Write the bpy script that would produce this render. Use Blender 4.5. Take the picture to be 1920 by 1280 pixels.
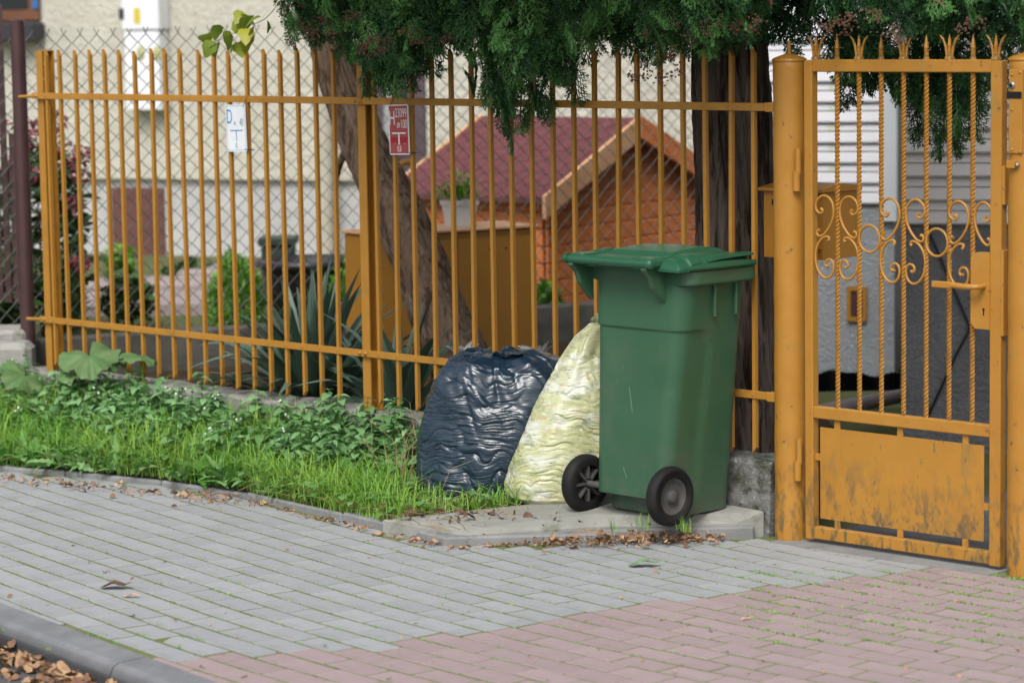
import bpy, bmesh, math, random
import numpy as np
from mathutils import Vector, Matrix

for o in list(bpy.data.objects):
    bpy.data.objects.remove(o)
scene = bpy.context.scene
col = scene.collection
rad = math.radians

# ------------------------------------------------------------------ camera
F_PX, CAM_H, Y_HOR, ROLL = 5333.0, 1.9, 25.0, 0.0155     # photo pixels (1920 wide)
PITCH = math.atan((640 - Y_HOR) / F_PX)
fw = np.array([0, math.cos(PITCH), -math.sin(PITCH)])
_r0 = np.array([1.0, 0, 0]); _u0 = np.cross(_r0, fw)
rt = math.cos(ROLL) * _r0 - math.sin(ROLL) * _u0
up = math.sin(ROLL) * _r0 + math.cos(ROLL) * _u0
cam_pos = np.array([0, 0, CAM_H])
cd = bpy.data.cameras.new('camera')
cam = bpy.data.objects.new('camera', cd); col.objects.link(cam)
cam.matrix_world = Matrix(((rt[0], up[0], -fw[0], 0), (rt[1], up[1], -fw[1], 0),
                           (rt[2], up[2], -fw[2], CAM_H), (0, 0, 0, 1)))
cd.sensor_width = 36; cd.lens = F_PX / 1920 * 36
cd.clip_start = 0.1; cd.clip_end = 2000
cd.dof.use_dof = True; cd.dof.focus_distance = 10.45; cd.dof.aperture_fstop = 2.9
scene.camera = cam

# ------------------------------------------------------------------ light
SUN_EL, SUN_AZ = 50, 196        # azimuth clockwise from +Y : behind the camera, to its left
w = bpy.data.worlds.new('World'); scene.world = w; w.use_nodes = True
nt = w.node_tree; nt.nodes.clear()
sky = nt.nodes.new('ShaderNodeTexSky'); sky.sky_type = 'NISHITA'; sky.sun_disc = False
sky.sun_elevation = rad(SUN_EL); sky.sun_rotation = rad(SUN_AZ)
sky.air_density = 1.0; sky.dust_density = 4.0; sky.ozone_density = 1.0
hsv = nt.nodes.new('ShaderNodeHueSaturation'); hsv.inputs['Saturation'].default_value = 0.32
bg = nt.nodes.new('ShaderNodeBackground'); bg.inputs['Strength'].default_value = 0.13
wo = nt.nodes.new('ShaderNodeOutputWorld')
nt.links.new(sky.outputs[0], hsv.inputs['Color']); nt.links.new(hsv.outputs[0], bg.inputs[0])
nt.links.new(bg.outputs[0], wo.inputs[0])
sd = bpy.data.lights.new('sun', 'SUN'); sd.energy = 1.45; sd.angle = rad(24); sd.color = (1, .97, .93)
sun = bpy.data.objects.new('sun', sd); col.objects.link(sun)
_d = Vector((math.sin(rad(SUN_AZ)) * math.cos(rad(SUN_EL)), math.cos(rad(SUN_AZ)) * math.cos(rad(SUN_EL)), math.sin(rad(SUN_EL))))
sun.rotation_euler = _d.to_track_quat('Z', 'Y').to_euler(); sun.location = (-6, -4, 12)
vs = scene.view_settings
vs.view_transform = 'Standard'; vs.look = 'None'; vs.gamma = 1.0; vs.exposure = 0.5
vs.use_curve_mapping = False

# ------------------------------------------------------------------ pixel -> place
def ray(px, py): return fw + rt * (px - 960) / F_PX + up * (640 - py) / F_PX
def atz(px, py, z=0.0):
    d = ray(px, py); return cam_pos + d * ((z - CAM_H) / d[2])
def aty(px, py, Y):
    d = ray(px, py); return cam_pos + d * (Y / d[1])
def on_plane(px, py, p0, n):
    d = ray(px, py); return cam_pos + d * (((np.asarray(p0) - cam_pos) @ n) / (d @ n))
C0 = np.array([.994198, 10.120241, 0.0])                # gate post on the fence line
DV = np.array([-.714529, .699606, 0.0])                 # along the fence, away to the left
NV = np.array([.699606, .714529, 0.0])                  # into the garden
def FP(s, t, z): 
    p = C0 + DV * s + NV * t; return np.array([p[0], p[1], z])
def fpx(px, py, t=0.0):                                  # pixel -> (s, z) on a plane parallel to the fence
    q = on_plane(px, py, C0 + NV * t, NV); return float((q - C0) @ DV), float(q[2])
FROT = math.atan2(-DV[1], -DV[0])                        # local x = along the fence to the right, local y = into garden

# ------------------------------------------------------------------ helpers
rng = np.random.default_rng(7)
R = random.Random(11)
def lin(r, g, b, k=1.0):
    f = lambda c: ((c / 255) / 12.92 if c / 255 <= .04045 else (((c / 255) + .055) / 1.055) ** 2.4) * k
    return (f(r), f(g), f(b))

class MB:
    def __init__(s): s.v = []; s.f = []; s.smooth = []
    def add(s, verts, faces, smooth=False):
        o = len(s.v); s.v += [tuple(map(float, p)) for p in verts]
        s.f += [tuple(i + o for i in f) for f in faces]; s.smooth += [smooth] * len(faces)
    def box(s, p0, p1, fn=None):
        (x0, y0, z0), (x1, y1, z1) = p0, p1
        vs_ = [(x0,y0,z0),(x1,y0,z0),(x1,y1,z0),(x0,y1,z0),(x0,y0,z1),(x1,y0,z1),(x1,y1,z1),(x0,y1,z1)]
        if fn: vs_ = [fn(*q) for q in vs_]
        s.add(vs_, [(0,3,2,1),(4,5,6,7),(0,1,5,4),(1,2,6,5),(2,3,7,6),(3,0,4,7)])
    def cbox(s, p0, p1, b, fn=None):
        """box with bevelled edges"""
        (x0, y0, z0), (x1, y1, z1) = p0, p1
        x0, x1 = min(x0, x1), max(x0, x1); y0, y1 = min(y0, y1), max(y0, y1); z0, z1 = min(z0, z1), max(z0, z1)
        bm = bmesh.new(); bmesh.ops.create_cube(bm, size=1)
        for v in bm.verts:
            v.co = Vector(((x0+x1)/2 + v.co.x*(x1-x0), (y0+y1)/2 + v.co.y*(y1-y0), (z0+z1)/2 + v.co.z*(z1-z0)))
        bmesh.ops.bevel(bm, geom=list(bm.edges), offset=b, segments=1, affect='EDGES')
        bm.verts.ensure_lookup_table()
        vs_ = [tuple(v.co) for v in bm.verts]; bm.verts.index_update()
        fs_ = [tuple(v.index for v in f.verts) for f in bm.faces]; bm.free()
        if fn: vs_ = [fn(*q) for q in vs_]
        s.add(vs_, fs_)
    def tube(s, path, r, n=8, cap=True, smooth=True, squash=None):
        P = [np.asarray(p, float) for p in path]; k = len(P)
        rr = r if hasattr(r, '__len__') else [r] * k
        ref = None; vs_ = []
        for i in range(k):
            t = P[min(i+1, k-1)] - P[max(i-1, 0)]; t = t / (np.linalg.norm(t) + 1e-12)
            if ref is None:
                a = np.array([0, 0, 1.0]) if abs(t[2]) < .9 else np.array([1.0, 0, 0])
                ref = np.cross(t, a); ref /= np.linalg.norm(ref)
            else:
                ref = ref - t * (ref @ t); ref /= np.linalg.norm(ref) + 1e-12
            b = np.cross(t, ref)
            for j in range(n):
                a = 2 * math.pi * j / n
                vs_.append(P[i] + (ref * math.cos(a) + b * math.sin(a)) * rr[i])
        fs_ = [(i*n+j, i*n+(j+1) % n, (i+1)*n+(j+1) % n, (i+1)*n+j) for i in range(k-1) for j in range(n)]
        s.add(vs_, fs_, smooth)
        if cap:
            s.add(vs_[:n], [tuple(range(n))[::-1]]); s.add(vs_[-n:], [tuple(range(n))])
    def lathe(s, prof, c=(0, 0, 0), n=24, smooth=True, axes=None):
        """prof: list of (radius, height) about an axis"""
        ax, ay, az = axes if axes else (np.array([1., 0, 0]), np.array([0, 1., 0]), np.array([0, 0, 1.]))
        vs_ = []
        for (r, h) in prof:
            for j in range(n):
                a = 2*math.pi*j/n
                vs_.append(np.asarray(c) + ax*(r*math.cos(a)) + ay*(r*math.sin(a)) + az*h)
        k = len(prof)
        fs_ = [(i*n+j, i*n+(j+1) % n, (i+1)*n+(j+1) % n, (i+1)*n+j) for i in range(k-1) for j in range(n)]
        s.add(vs_, fs_, smooth)
    def prism(s, poly, d, fn):
        """2-D polygon extruded: poly in (a,b), depth c from d[0] to d[1]; fn(a,b,c)->xyz"""
        n = len(poly)
        vs_ = [fn(a, b, d[0]) for a, b in poly] + [fn(a, b, d[1]) for a, b in poly]
        fs_ = [tuple(range(n)), tuple(range(2*n-1, n-1, -1))] + [(i, i+n, (i+1) % n + n, (i+1) % n) for i in range(n)]
        s.add(vs_, fs_)
    def mesh(s, name, off=(0, 0, 0)):
        me = bpy.data.meshes.new(name)
        V = np.array(s.v) - np.asarray(off)
        me.from_pydata(V.tolist(), [], s.f)
        me.polygons.foreach_set('use_smooth', s.smooth)
        me.update(); return me

def fix_normals(me):
    bm = bmesh.new(); bm.from_mesh(me); bmesh.ops.recalc_face_normals(bm, faces=list(bm.faces)); bm.to_mesh(me); bm.free()

def tag(o, label=None, cat=None, group=None, kind=None):
    if label: o['label'] = label
    if cat: o['category'] = cat
    if group: o['group'] = group
    if kind: o['kind'] = kind
    return o
def root(name, loc, label, cat, group=None):
    o = bpy.data.objects.new(name, None); col.objects.link(o); o.location = tuple(map(float, loc)); o.empty_display_size = .1
    return tag(o, label, cat, group)
def base_of(o):
    while o.parent: o = o.parent
    return np.array(o.location)
def put(name, mb, mat, parent=None, fixn=True):
    """mesh given in world coordinates -> one object (child of parent, or top level with its origin at its base)"""
    if parent is not None: off = base_of(parent)
    else:
        V = np.array(mb.v); off = np.array([V[:, 0].mean(), V[:, 1].mean(), V[:, 2].min()])
    me = mb.mesh(name, off)
    if fixn: fix_normals(me)
    if mat: me.materials.append(mat)
    o = bpy.data.objects.new(name, me); col.objects.link(o)
    if parent is not None: o.parent = parent
    else: o.location = tuple(off)
    return o
def inst(name, me, parent, loc, rot=(0, 0, 0), scale=(1, 1, 1)):
    o = bpy.data.objects.new(name, me); col.objects.link(o)
    if parent is not None:
        o.parent = parent; loc = np.asarray(loc) - base_of(parent)
    o.location = tuple(map(float, loc)); o.rotation_euler = rot; o.scale = scale
    return o
def big(name, V, faces, mat, parent=None, attr=None, smooth=False):
    """large numpy mesh; faces (n,3) or (n,4) array"""
    V = np.asarray(V, float)
    off = base_of(parent) if parent is not None else np.array([V[:, 0].mean(), V[:, 1].mean(), V[:, 2].min()])
    me = bpy.data.meshes.new(name); n = len(faces); k = faces.shape[1]
    me.vertices.add(len(V)); me.vertices.foreach_set('co', (V - off).astype(np.float32).ravel())
    me.loops.add(n*k); me.loops.foreach_set('vertex_index', faces.astype(np.int32).ravel())
    me.polygons.add(n); me.polygons.foreach_set('loop_start', np.arange(0, n*k, k, dtype=np.int32))
    me.polygons.foreach_set('loop_total', np.full(n, k, dtype=np.int32))
    me.update(calc_edges=True)
    if smooth: me.polygons.foreach_set('use_smooth', [True]*n)
    if attr is not None:
        a = me.attributes.new('tint', 'FLOAT', 'POINT'); a.data.foreach_set('value', np.asarray(attr, np.float32))
    me.materials.append(mat); me.validate()
    o = bpy.data.objects.new(name, me); col.objects.link(o)
    if parent is not None: o.parent = parent
    else: o.location = tuple(off)
    return o

# value noise
def _h(ix, iy, iz, seed):
    n = (ix*374761393 + iy*668265263 + iz*2147483647 + seed*1274126177) & 0xFFFFFFFF
    n = ((n ^ (n >> 13)) * 1274126177) & 0xFFFFFFFF
    return ((n ^ (n >> 16)) & 0xFFFF) / 65535.0
def vnoise(P, seed=0):
    P = np.asarray(P, float); I = np.floor(P).astype(np.int64); f = P - I; u = f*f*f*(f*(f*6-15)+10)
    r = 0
    for dx in (0, 1):
        for dy in (0, 1):
            for dz in (0, 1):
                wgt = (u[:, 0] if dx else 1-u[:, 0])*(u[:, 1] if dy else 1-u[:, 1])*(u[:, 2] if dz else 1-u[:, 2])
                r = r + wgt*_h(I[:, 0]+dx, I[:, 1]+dy, I[:, 2]+dz, seed)
    return r*2-1
def fbm(P, o=3, seed=0):
    P = np.asarray(P, float); r = 0; a = 1
    for i in range(o): r = r + a*vnoise(P*2**i + 17.3*i, seed+i); a *= .5
    return r

# ------------------------------------------------------------------ materials
def mat(name, c1, c2=None, rough=.6, scale=6, bump=0, bscale=60, spec=.5, detail=6, lo=.35, hi=.65, stretch=None,
        tint=None, layers=(), metallic=0, trans=0, bdist=.01, wave=None, coat=0, rand=0):
    """two colours mixed by noise, optional third layers [(colour, scale, lo, hi, stretch)], bump, tint attribute"""
    m = bpy.data.materials.new(name); m.use_nodes = True; t = m.node_tree; N = t.nodes; L = t.links
    b = N['Principled BSDF']; b.inputs['Roughness'].default_value = rough
    b.inputs['Specular IOR Level'].default_value = spec; b.inputs['Metallic'].default_value = metallic
    if coat: b.inputs['Coat Weight'].default_value = coat; b.inputs['Coat Roughness'].default_value = .25
    tc = N.new('ShaderNodeTexCoord')
    def coord(st):
        if st is None: return tc.outputs['Object']
        mp = N.new('ShaderNodeMapping'); mp.inputs['Scale'].default_value = st; L.new(tc.outputs['Object'], mp.inputs['Vector']); return mp.outputs[0]
    def noise(sc, st, d=detail):
        n = N.new('ShaderNodeTexNoise'); n.inputs['Scale'].default_value = sc; n.inputs['Detail'].default_value = d
        n.inputs['Roughness'].default_value = .62
        L.new(coord(st), n.inputs['Vector']); return n.outputs[0]
    def ramp(src, a, z_):
        r = N.new('ShaderNodeMapRange'); r.inputs[1].default_value = a; r.inputs[2].default_value = z_; L.new(src, r.inputs[0]); return r.outputs[0]
    cur = None
    def mix(f, a, bcol):
        x = N.new('ShaderNodeMix'); x.data_type = 'RGBA'
        L.new(f, x.inputs[0])
        if isinstance(a, tuple): x.inputs[6].default_value = (*a, 1)
        else: L.new(a, x.inputs[6])
        x.inputs[7].default_value = (*bcol, 1); return x.outputs[2]
    cur = mix(ramp(noise(scale, stretch), lo, hi), c1, c2) if c2 else c1
    if tint:
        at = N.new('ShaderNodeAttribute'); at.attribute_name = 'tint'
        if isinstance(cur, tuple):
            x = N.new('ShaderNodeRGB'); x.outputs[0].default_value = (*cur, 1); cur = x.outputs[0]
        cur = mix(at.outputs['Fac'], cur, tint)
    for ly in layers:
        fac = ramp(noise(ly[1], ly[4] if len(ly) > 4 else None), ly[2], ly[3])
        if len(ly) > 5:                                  # dirt, and the kerb's painted shade, thinning out with height
            sx = N.new('ShaderNodeSeparateXYZ'); L.new(tc.outputs['Object'], sx.inputs[0]); mr = N.new('ShaderNodeMapRange')
            mr.inputs[1].default_value, mr.inputs[2].default_value = ly[5]; mr.inputs[3].default_value = 1; mr.inputs[4].default_value = 0
            L.new(sx.outputs[2], mr.inputs[0]); mm = N.new('ShaderNodeMath'); mm.operation = 'MULTIPLY'; L.new(fac, mm.inputs[0]); L.new(mr.outputs[0], mm.inputs[1]); fac = mm.outputs[0]
        cur = mix(fac, cur, ly[0])
    if rand:                                             # each piece a little lighter or darker
        oi = N.new('ShaderNodeObjectInfo'); mr = N.new('ShaderNodeMapRange'); mr.inputs[3].default_value = 1-rand; mr.inputs[4].default_value = 1+rand
        L.new(oi.outputs['Random'], mr.inputs[0]); hs = N.new('ShaderNodeHueSaturation'); L.new(mr.outputs[0], hs.inputs['Value'])
        L.new(cur, hs.inputs['Color']); cur = hs.outputs[0]
    if isinstance(cur, tuple): b.inputs['Base Color'].default_value = (*cur, 1)
    else: L.new(cur, b.inputs['Base Color'])
    if bump:
        bn = N.new('ShaderNodeBump'); bn.inputs['Strength'].default_value = bump; bn.inputs['Distance'].default_value = bdist
        L.new(noise(bscale, stretch), bn.inputs['Height']); L.new(bn.outputs[0], b.inputs['Normal'])
    if trans:
        out = N['Material Output']; tr = N.new('ShaderNodeBsdfTranslucent'); ms = N.new('ShaderNodeMixShader'); ms.inputs[0].default_value = trans
        if isinstance(cur, tuple): tr.inputs[0].default_value = (*cur, 1)
        else: L.new(cur, tr.inputs[0])
        L.new(b.outputs[0], ms.inputs[1]); L.new(tr.outputs[0], ms.inputs[2]); L.new(ms.outputs[0], out.inputs[0])
    return m

OCH = (.415, .198, .030); OCH2 = (.38, .172, .022)
M = {}
M['paint'] = mat('mustard_paint', OCH, OCH2, rough=.42, scale=9, bump=.3, bscale=220, bdist=.002,
                 layers=[((.20, .085, .025), 34, .67, .72), ((.30, .15, .03), 6, .56, .70), ((.16, .10, .04), 60, .60, .68, None, (.0, .12))])
M['paint_gate'] = mat('mustard_gate_paint', OCH, OCH2, rough=.42, scale=9, bump=.25, bscale=160, bdist=.002,
                      layers=[((.28, .19, .05), 5, .58, .72), ((.15, .08, .03), 26, .64, .70), ((.13, .095, .04), 40, .50, .62, (1, 1, .4), (.02, .45))])
M['paint_panel'] = mat('weathered_mustard_panel', (.42, .20, .026), (.37, .17, .022), rough=.5, scale=5, bump=.2, bscale=90, bdist=.002,
                       layers=[((.20, .14, .05), 9, .55, .70, (1, 1, .5)), ((.115, .085, .045), 24, .50, .62, (1, 1, .42), (.08, .34)), ((.085, .075, .05), 52, .54, .64, (1, 1, .5), (.08, .26)), ((.13, .13, .05), 46, .62, .70, (1, 1, .5))])
M['paint_box'] = mat('mustard_cabinet_paint', (.44, .20, .022), (.40, .18, .02), rough=.45, scale=4)
M['green'] = mat('green_bin_plastic', (.028, .090, .045), (.036, .102, .054), rough=.38, scale=5, bump=.12, bscale=500, bdist=.001,
                 layers=[((.070, .112, .072), 3.5, .50, .80), ((.13, .19, .14), 55, .70, .735, (1, 1, .16)), ((.085, .095, .075), 14, .42, .70, None, (.0, .34)), ((.10, .09, .07), 40, .52, .66, None, (.0, .16))])
M['green_lid'] = mat('green_lid_plastic', (.016, .088, .044), (.022, .100, .052), rough=.38, scale=6, bump=.12, bscale=500, bdist=.001,
                     layers=[((.10, .13, .10), 22, .64, .74)])
M['black_rubber'] = mat('black_rubber', (.006, .006, .007), (.014, .013, .012), rough=.7, scale=14, spec=.3, layers=[((.045, .04, .032), 30, .64, .74)])
M['wheel_plastic'] = mat('grey_wheel_plastic', (.055, .055, .058), (.09, .085, .08), rough=.65, scale=20, spec=.3)
M['paver'] = mat('grey_concrete_paver', (.292, .303, .318), (.345, .356, .372), rough=.9, scale=4, bump=.5, bscale=260, bdist=.003, lo=.3, hi=.7,
                 layers=[((.19, .195, .205), 120, .58, .66), ((.42, .43, .45), 170, .62, .70), ((.215, .22, .205), 2.2, .50, .70)], spec=.3, rand=.06)
M['paver_red'] = mat('red_concrete_paver', (.305, .23, .235), (.36, .28, .285), rough=.9, scale=4, bump=.5, bscale=260, bdist=.003, lo=.3, hi=.7,
                     layers=[((.20, .15, .155), 120, .58, .66), ((.43, .345, .36), 170, .62, .70), ((.235, .19, .185), 2.2, .50, .70)], spec=.3, rand=.06)
M['joint'] = mat('mossy_joint_sand', (.13, .185, .045), (.20, .21, .12), rough=1, scale=7, bump=.6, bscale=200, spec=.1, lo=.4, hi=.6,
                 layers=[((.11, .10, .085), 30, .56, .66)])
M['edging'] = mat('grey_concrete_edging', (.185, .19, .188), (.255, .26, .258), rough=.9, scale=9, bump=.6, bscale=180, bdist=.004, spec=.3, layers=[((.12, .12, .11), 22, .62, .72)])
M['kerb'] = mat('kerb_concrete_shaded_face', (.16, .165, .175), (.225, .23, .24), rough=.9, scale=7, bump=.6, bscale=180, bdist=.004, spec=.3, layers=[((.055, .057, .062), 5, .15, .4, None, (.06, .105))])  # dark lower layer paints the road face's shade into the colour
M['slab'] = mat('weathered_slab_concrete', (.235, .235, .21), (.31, .31, .285), rough=.92, scale=5, bump=.7, bscale=150, bdist=.004, spec=.3,
                layers=[((.17, .175, .13), 11, .56, .70), ((.12, .14, .06), 16, .68, .74)])
M['plinth'] = mat('mossy_plinth_concrete', (.13, .13, .12), (.22, .22, .21), rough=.95, scale=10, bump=1, bscale=60, bdist=.01, spec=.2,
                  layers=[((.05, .055, .035), 13, .48, .62), ((.34, .35, .34), 40, .62, .70)])
M['plinth_pale'] = mat('pale_plinth_concrete', (.24, .235, .21), (.32, .31, .29), rough=.95, scale=10, bump=1, bscale=60, bdist=.01, spec=.2,
                       layers=[((.11, .12, .07), 13, .56, .68)])
M['retaining'] = mat('dark_retaining_concrete', (.085, .083, .075), (.14, .135, .12), rough=.95, scale=6, bump=.6, bscale=60, spec=.2, layers=[((.05, .055, .035), 4, .5, .7)])
M['soil'] = mat('garden_soil', (.055, .04, .026), (.09, .065, .04), rough=1, scale=12, bump=1, bscale=60, spec=.1, bdist=.02)
M['lawn_soil'] = mat('verge_soil', (.05, .06, .022), (.085, .07, .035), rough=1, scale=14, bump=1, bscale=60, spec=.1, bdist=.02)
M['asphalt'] = mat('asphalt', (.10, .10, .105), (.15, .15, .15), rough=.9, scale=8, bump=.8, bscale=220, spec=.3)
M['far_ground'] = mat('far_ground', (.09, .11, .045), (.13, .13, .06), rough=1, scale=2, spec=.1)
M['grass'] = mat('grass', (.11, .32, .03), rough=.5, tint=(.30, .50, .085), trans=.25, spec=.35)
M['nettle'] = mat('nettle_leaf', (.085, .22, .06), rough=.5, tint=(.24, .43, .19), trans=.18, spec=.4)
M['broad'] = mat('broad_weed_leaf', (.09, .27, .035), rough=.48, tint=(.25, .42, .17), trans=.2, spec=.4)
M['dry'] = mat('dry_straw', (.36, .28, .14), (.26, .18, .08), rough=.8, scale=30)
M['butterbur'] = mat('butterbur_leaf', (.085, .19, .055), (.15, .245, .095), rough=.55, scale=16, bump=.6, bscale=45, bdist=.006, trans=.2,
                     layers=[((.26, .20, .09), 26, .66, .72)])
M['yucca'] = mat('grey_green_blade', (.035, .085, .055), (.06, .12, .08), rough=.42, scale=9, tint=(.14, .21, .16), spec=.5)
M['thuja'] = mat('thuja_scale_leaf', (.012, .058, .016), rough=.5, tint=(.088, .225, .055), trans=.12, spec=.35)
M['cone'] = mat('thuja_cone', (.085, .035, .02), (.13, .06, .035), rough=.8, scale=60)
M['bark_dark'] = mat('dark_thuja_bark', (.075, .055, .045), (.15, .12, .10), rough=.95, scale=26, bump=1, bscale=40, bdist=.02, stretch=(1, 1, .09), spec=.15,
                     layers=[((.028, .02, .016), 30, .5, .6, (1, 1, .07)), ((.17, .14, .12), 46, .62, .7, (1, 1, .07))])
M['bark'] = mat('brown_thuja_bark', (.19, .125, .085), (.29, .21, .155), rough=.95, scale=26, bump=1, bscale=40, bdist=.02, stretch=(1, 1, .12), spec=.15,
                layers=[((.10, .062, .042), 30, .5, .6, (1, 1, .1)), ((.30, .235, .19), 46, .62, .7, (1, 1, .1))])
M['twig'] = mat('brown_twig', (.11, .06, .035), (.16, .09, .05), rough=.9, scale=30)
M['bag_black'] = mat('dark_blue_black_film', (.007, .020, .038), (.011, .029, .051), rough=.23, scale=5, spec=.8, bump=.25, bscale=26, bdist=.006, stretch=(1, 1, 5))
M['bag_yellow'] = mat('pale_yellow_film', (.56, .575, .33), (.44, .46, .23), rough=.28, scale=6, spec=.6, bump=.3, bscale=30, bdist=.005, stretch=(1, 1, 4), trans=.12,
                      layers=[((.64, .66, .56), 5, .48, .60, (1, 1, 2.2)), ((.52, .36, .18), 12, .60, .70, (1, 1, 3)), ((.17, .21, .10), 8, .57, .70, (1, 1, 2)),
                              ((.76, .78, .70), 20, .60, .68, (1, 1, 6)), ((.20, .21, .09), 28, .58, .66, (1, 1, 9)), ((.04, .04, .025), 80, .685, .715)])
M['wire'] = mat('dull_galvanised_wire', (.05, .058, .05), (.105, .11, .10), rough=.55, scale=3)
M['tie'] = mat('rusty_tie_wire', (.12, .055, .03), (.07, .035, .025), rough=.8, scale=60)
M['sign_red'] = mat('red_sign', (.42, .075, .075), (.38, .07, .07), rough=.35, scale=9)
M['sign_red2'] = mat('deep_red_patch', (.40, .012, .025), rough=.35)
M['sign_white'] = mat('white_sign', (.78, .80, .82), (.72, .75, .79), rough=.35, scale=9)
M['ink_white'] = mat('white_ink', (.80, .79, .79), rough=.4)
M['ink_blue'] = mat('blue_ink', (.06, .25, .52), rough=.4)
M['ink_grey'] = mat('faded_grey_ink', (.22, .28, .36), rough=.4)
M['black'] = mat('black_gloss', (.008, .008, .012), rough=.35)
M['dark'] = mat('dark_hole', (.006, .006, .006), rough=.9)
M['steel'] = mat('worn_steel', (.35, .33, .30), rough=.4, metallic=.7)
M['cream'] = mat('cream_roughcast', (.575, .555, .475), (.65, .63, .545), rough=.95, scale=2.5, bump=1, bscale=28, bdist=.03, spec=.2,
                 layers=[((.50, .475, .385), 18, .55, .70)])
M['grey_stucco'] = mat('grey_stucco', (.42, .42, .42), (.52, .52, .52), rough=.95, scale=3, bump=.8, bscale=40, spec=.2, layers=[((.33, .33, .32), 9, .55, .7)])
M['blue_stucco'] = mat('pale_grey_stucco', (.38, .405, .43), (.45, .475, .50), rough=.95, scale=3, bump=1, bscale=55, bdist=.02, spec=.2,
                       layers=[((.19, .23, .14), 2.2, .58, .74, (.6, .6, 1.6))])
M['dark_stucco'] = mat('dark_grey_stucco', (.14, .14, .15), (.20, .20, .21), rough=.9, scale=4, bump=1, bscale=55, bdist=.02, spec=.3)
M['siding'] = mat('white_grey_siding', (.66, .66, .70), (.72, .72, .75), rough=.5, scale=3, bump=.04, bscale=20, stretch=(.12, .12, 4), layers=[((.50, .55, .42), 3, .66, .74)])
M['siding_shaded'] = mat('shaded_grey_siding', (.46, .435, .43), (.53, .505, .50), rough=.5, scale=3, bump=.06, bscale=20, stretch=(.12, .12, 4))  # same siding, with the nearer wall's shade put into its colour
M['trim'] = mat('white_trim', (.62, .66, .69), (.68, .71, .73), rough=.5, scale=3)
M['orange_wood'] = mat('orange_stained_wood', (.70, .21, .065), (.76, .26, .09), rough=.55, scale=5, stretch=(1, 1, 5), layers=[((.48, .13, .04), 9, .6, .7, (1, 1, 6))])
M['rake'] = mat('pale_orange_rake', (.62, .33, .17), (.70, .42, .25), rough=.6, scale=6)
M['shingle'] = mat('dark_red_shingle', (.135, .036, .044), (.17, .048, .055), rough=.85, scale=8, bump=.8, bscale=150)
M['brown_door'] = mat('brown_door_paint', (.11, .045, .038), (.14, .06, .05), rough=.5, scale=4)
M['plum_door'] = mat('plum_door_paint', (.075, .05, .062), (.10, .07, .08), rough=.5, scale=4)
M['brown_frame'] = mat('brown_window_frame', (.14, .055, .03), (.17, .07, .04), rough=.4, scale=5)
M['brown_fence'] = mat('dark_brown_fence_paint', (.052, .025, .026), (.07, .034, .034), rough=.4, scale=8)
M['glass'] = mat('dark_window_glass', (.02, .025, .03), rough=.08, spec=.8)
M['blue_blind'] = mat('blue_blind', (.03, .13, .34), rough=.6)
M['dark_sill'] = mat('dark_sill', (.03, .03, .04), rough=.5)
M['white_box'] = mat('white_meter_box', (.80, .82, .85), (.76, .78, .82), rough=.4, scale=3)
M['yel_label'] = mat('yellow_label', (.62, .50, .04), rough=.5)
M['tan'] = mat('faded_tan_patch', (.42, .42, .20), rough=.6)
M['steps'] = mat('pinkish_steps', (.28, .235, .235), (.34, .28, .28), rough=.9, scale=6, bump=.4)
M['pipe'] = mat('cream_downpipe', (.40, .37, .30), (.46, .43, .36), rough=.6, scale=4)
M['gpipe'] = mat('grey_downpipe', (.30, .32, .33), rough=.5)
M['pot_white'] = mat('white_pot', (.66, .68, .70), (.72, .74, .75), rough=.5, scale=5)
M['tub'] = mat('black_tub', (.012, .012, .018), rough=.4)
M['pot_green'] = mat('dark_green_pot', (.02, .035, .028), rough=.5)
M['leaf_bright'] = mat('bright_shrub_leaf', (.08, .25, .02), rough=.5, tint=(.22, .46, .05), trans=.2)
M['leaf_dark'] = mat('dark_shrub_leaf', (.025, .075, .02), rough=.45, tint=(.085, .17, .05), trans=.15)
M['hydr_flower'] = mat('dark_pink_bloom', (.17, .025, .05), rough=.7, tint=(.42, .11, .16))
M['silver'] = mat('silver_leaf', (.42, .46, .45), (.52, .55, .54), rough=.8, scale=30)
M['vine'] = mat('yellow_green_leaf', (.17, .27, .03), rough=.5, tint=(.42, .42, .04), trans=.3)
M['litter'] = mat('dry_brown_leaf', (.15, .075, .045), rough=.85, tint=(.50, .32, .18), scale=20)
M['litter_dark'] = mat('dark_brown_leaf', (.085, .04, .028), (.14, .075, .05), rough=.85, scale=25)
M['leaf_green'] = mat('fallen_green_leaf', (.22, .34, .20), (.10, .17, .06), rough=.5, scale=22)
M['concrete_n'] = mat('neighbour_base_concrete', (.27, .26, .24), (.36, .35, .33), rough=.95, scale=6, bump=.6, bscale=50, layers=[((.12, .13, .08), 7, .55, .68)])
M['mailbox'] = mat('mustard_mailbox_paint', (.40, .175, .018), (.36, .155, .016), rough=.45, scale=4)
M['scuff'] = mat('pale_scuffed_plastic', (.22, .30, .24), rough=.6)

# ================================================================== SETTING
def pip(p, poly):
    x, y = p[0], p[1]; r = False; n = len(poly)
    for i in range(n):
        x0, y0 = poly[i][:2]; x1, y1 = poly[(i+1) % n][:2]
        if (y0 > y) != (y1 > y) and x < (x1-x0)*(y-y0)/(y1-y0)+x0: r = not r
    return r
def sheet(name, poly, z, m, kind='structure'):
    mb = MB(); mb.add([(p[0], p[1], z) for p in poly], [tuple(range(len(poly)))])
    o = put(name, mb, m, fixn=False); o['kind'] = kind
    if o.data.polygons[0].normal.z < 0: o.data.flip_normals()
    return o
def proj(p):
    d = np.asarray(p, float) - cam_pos; z = d @ fw
    return 960 + F_PX*(d @ rt)/z, 640 - F_PX*(d @ up)/z

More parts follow.
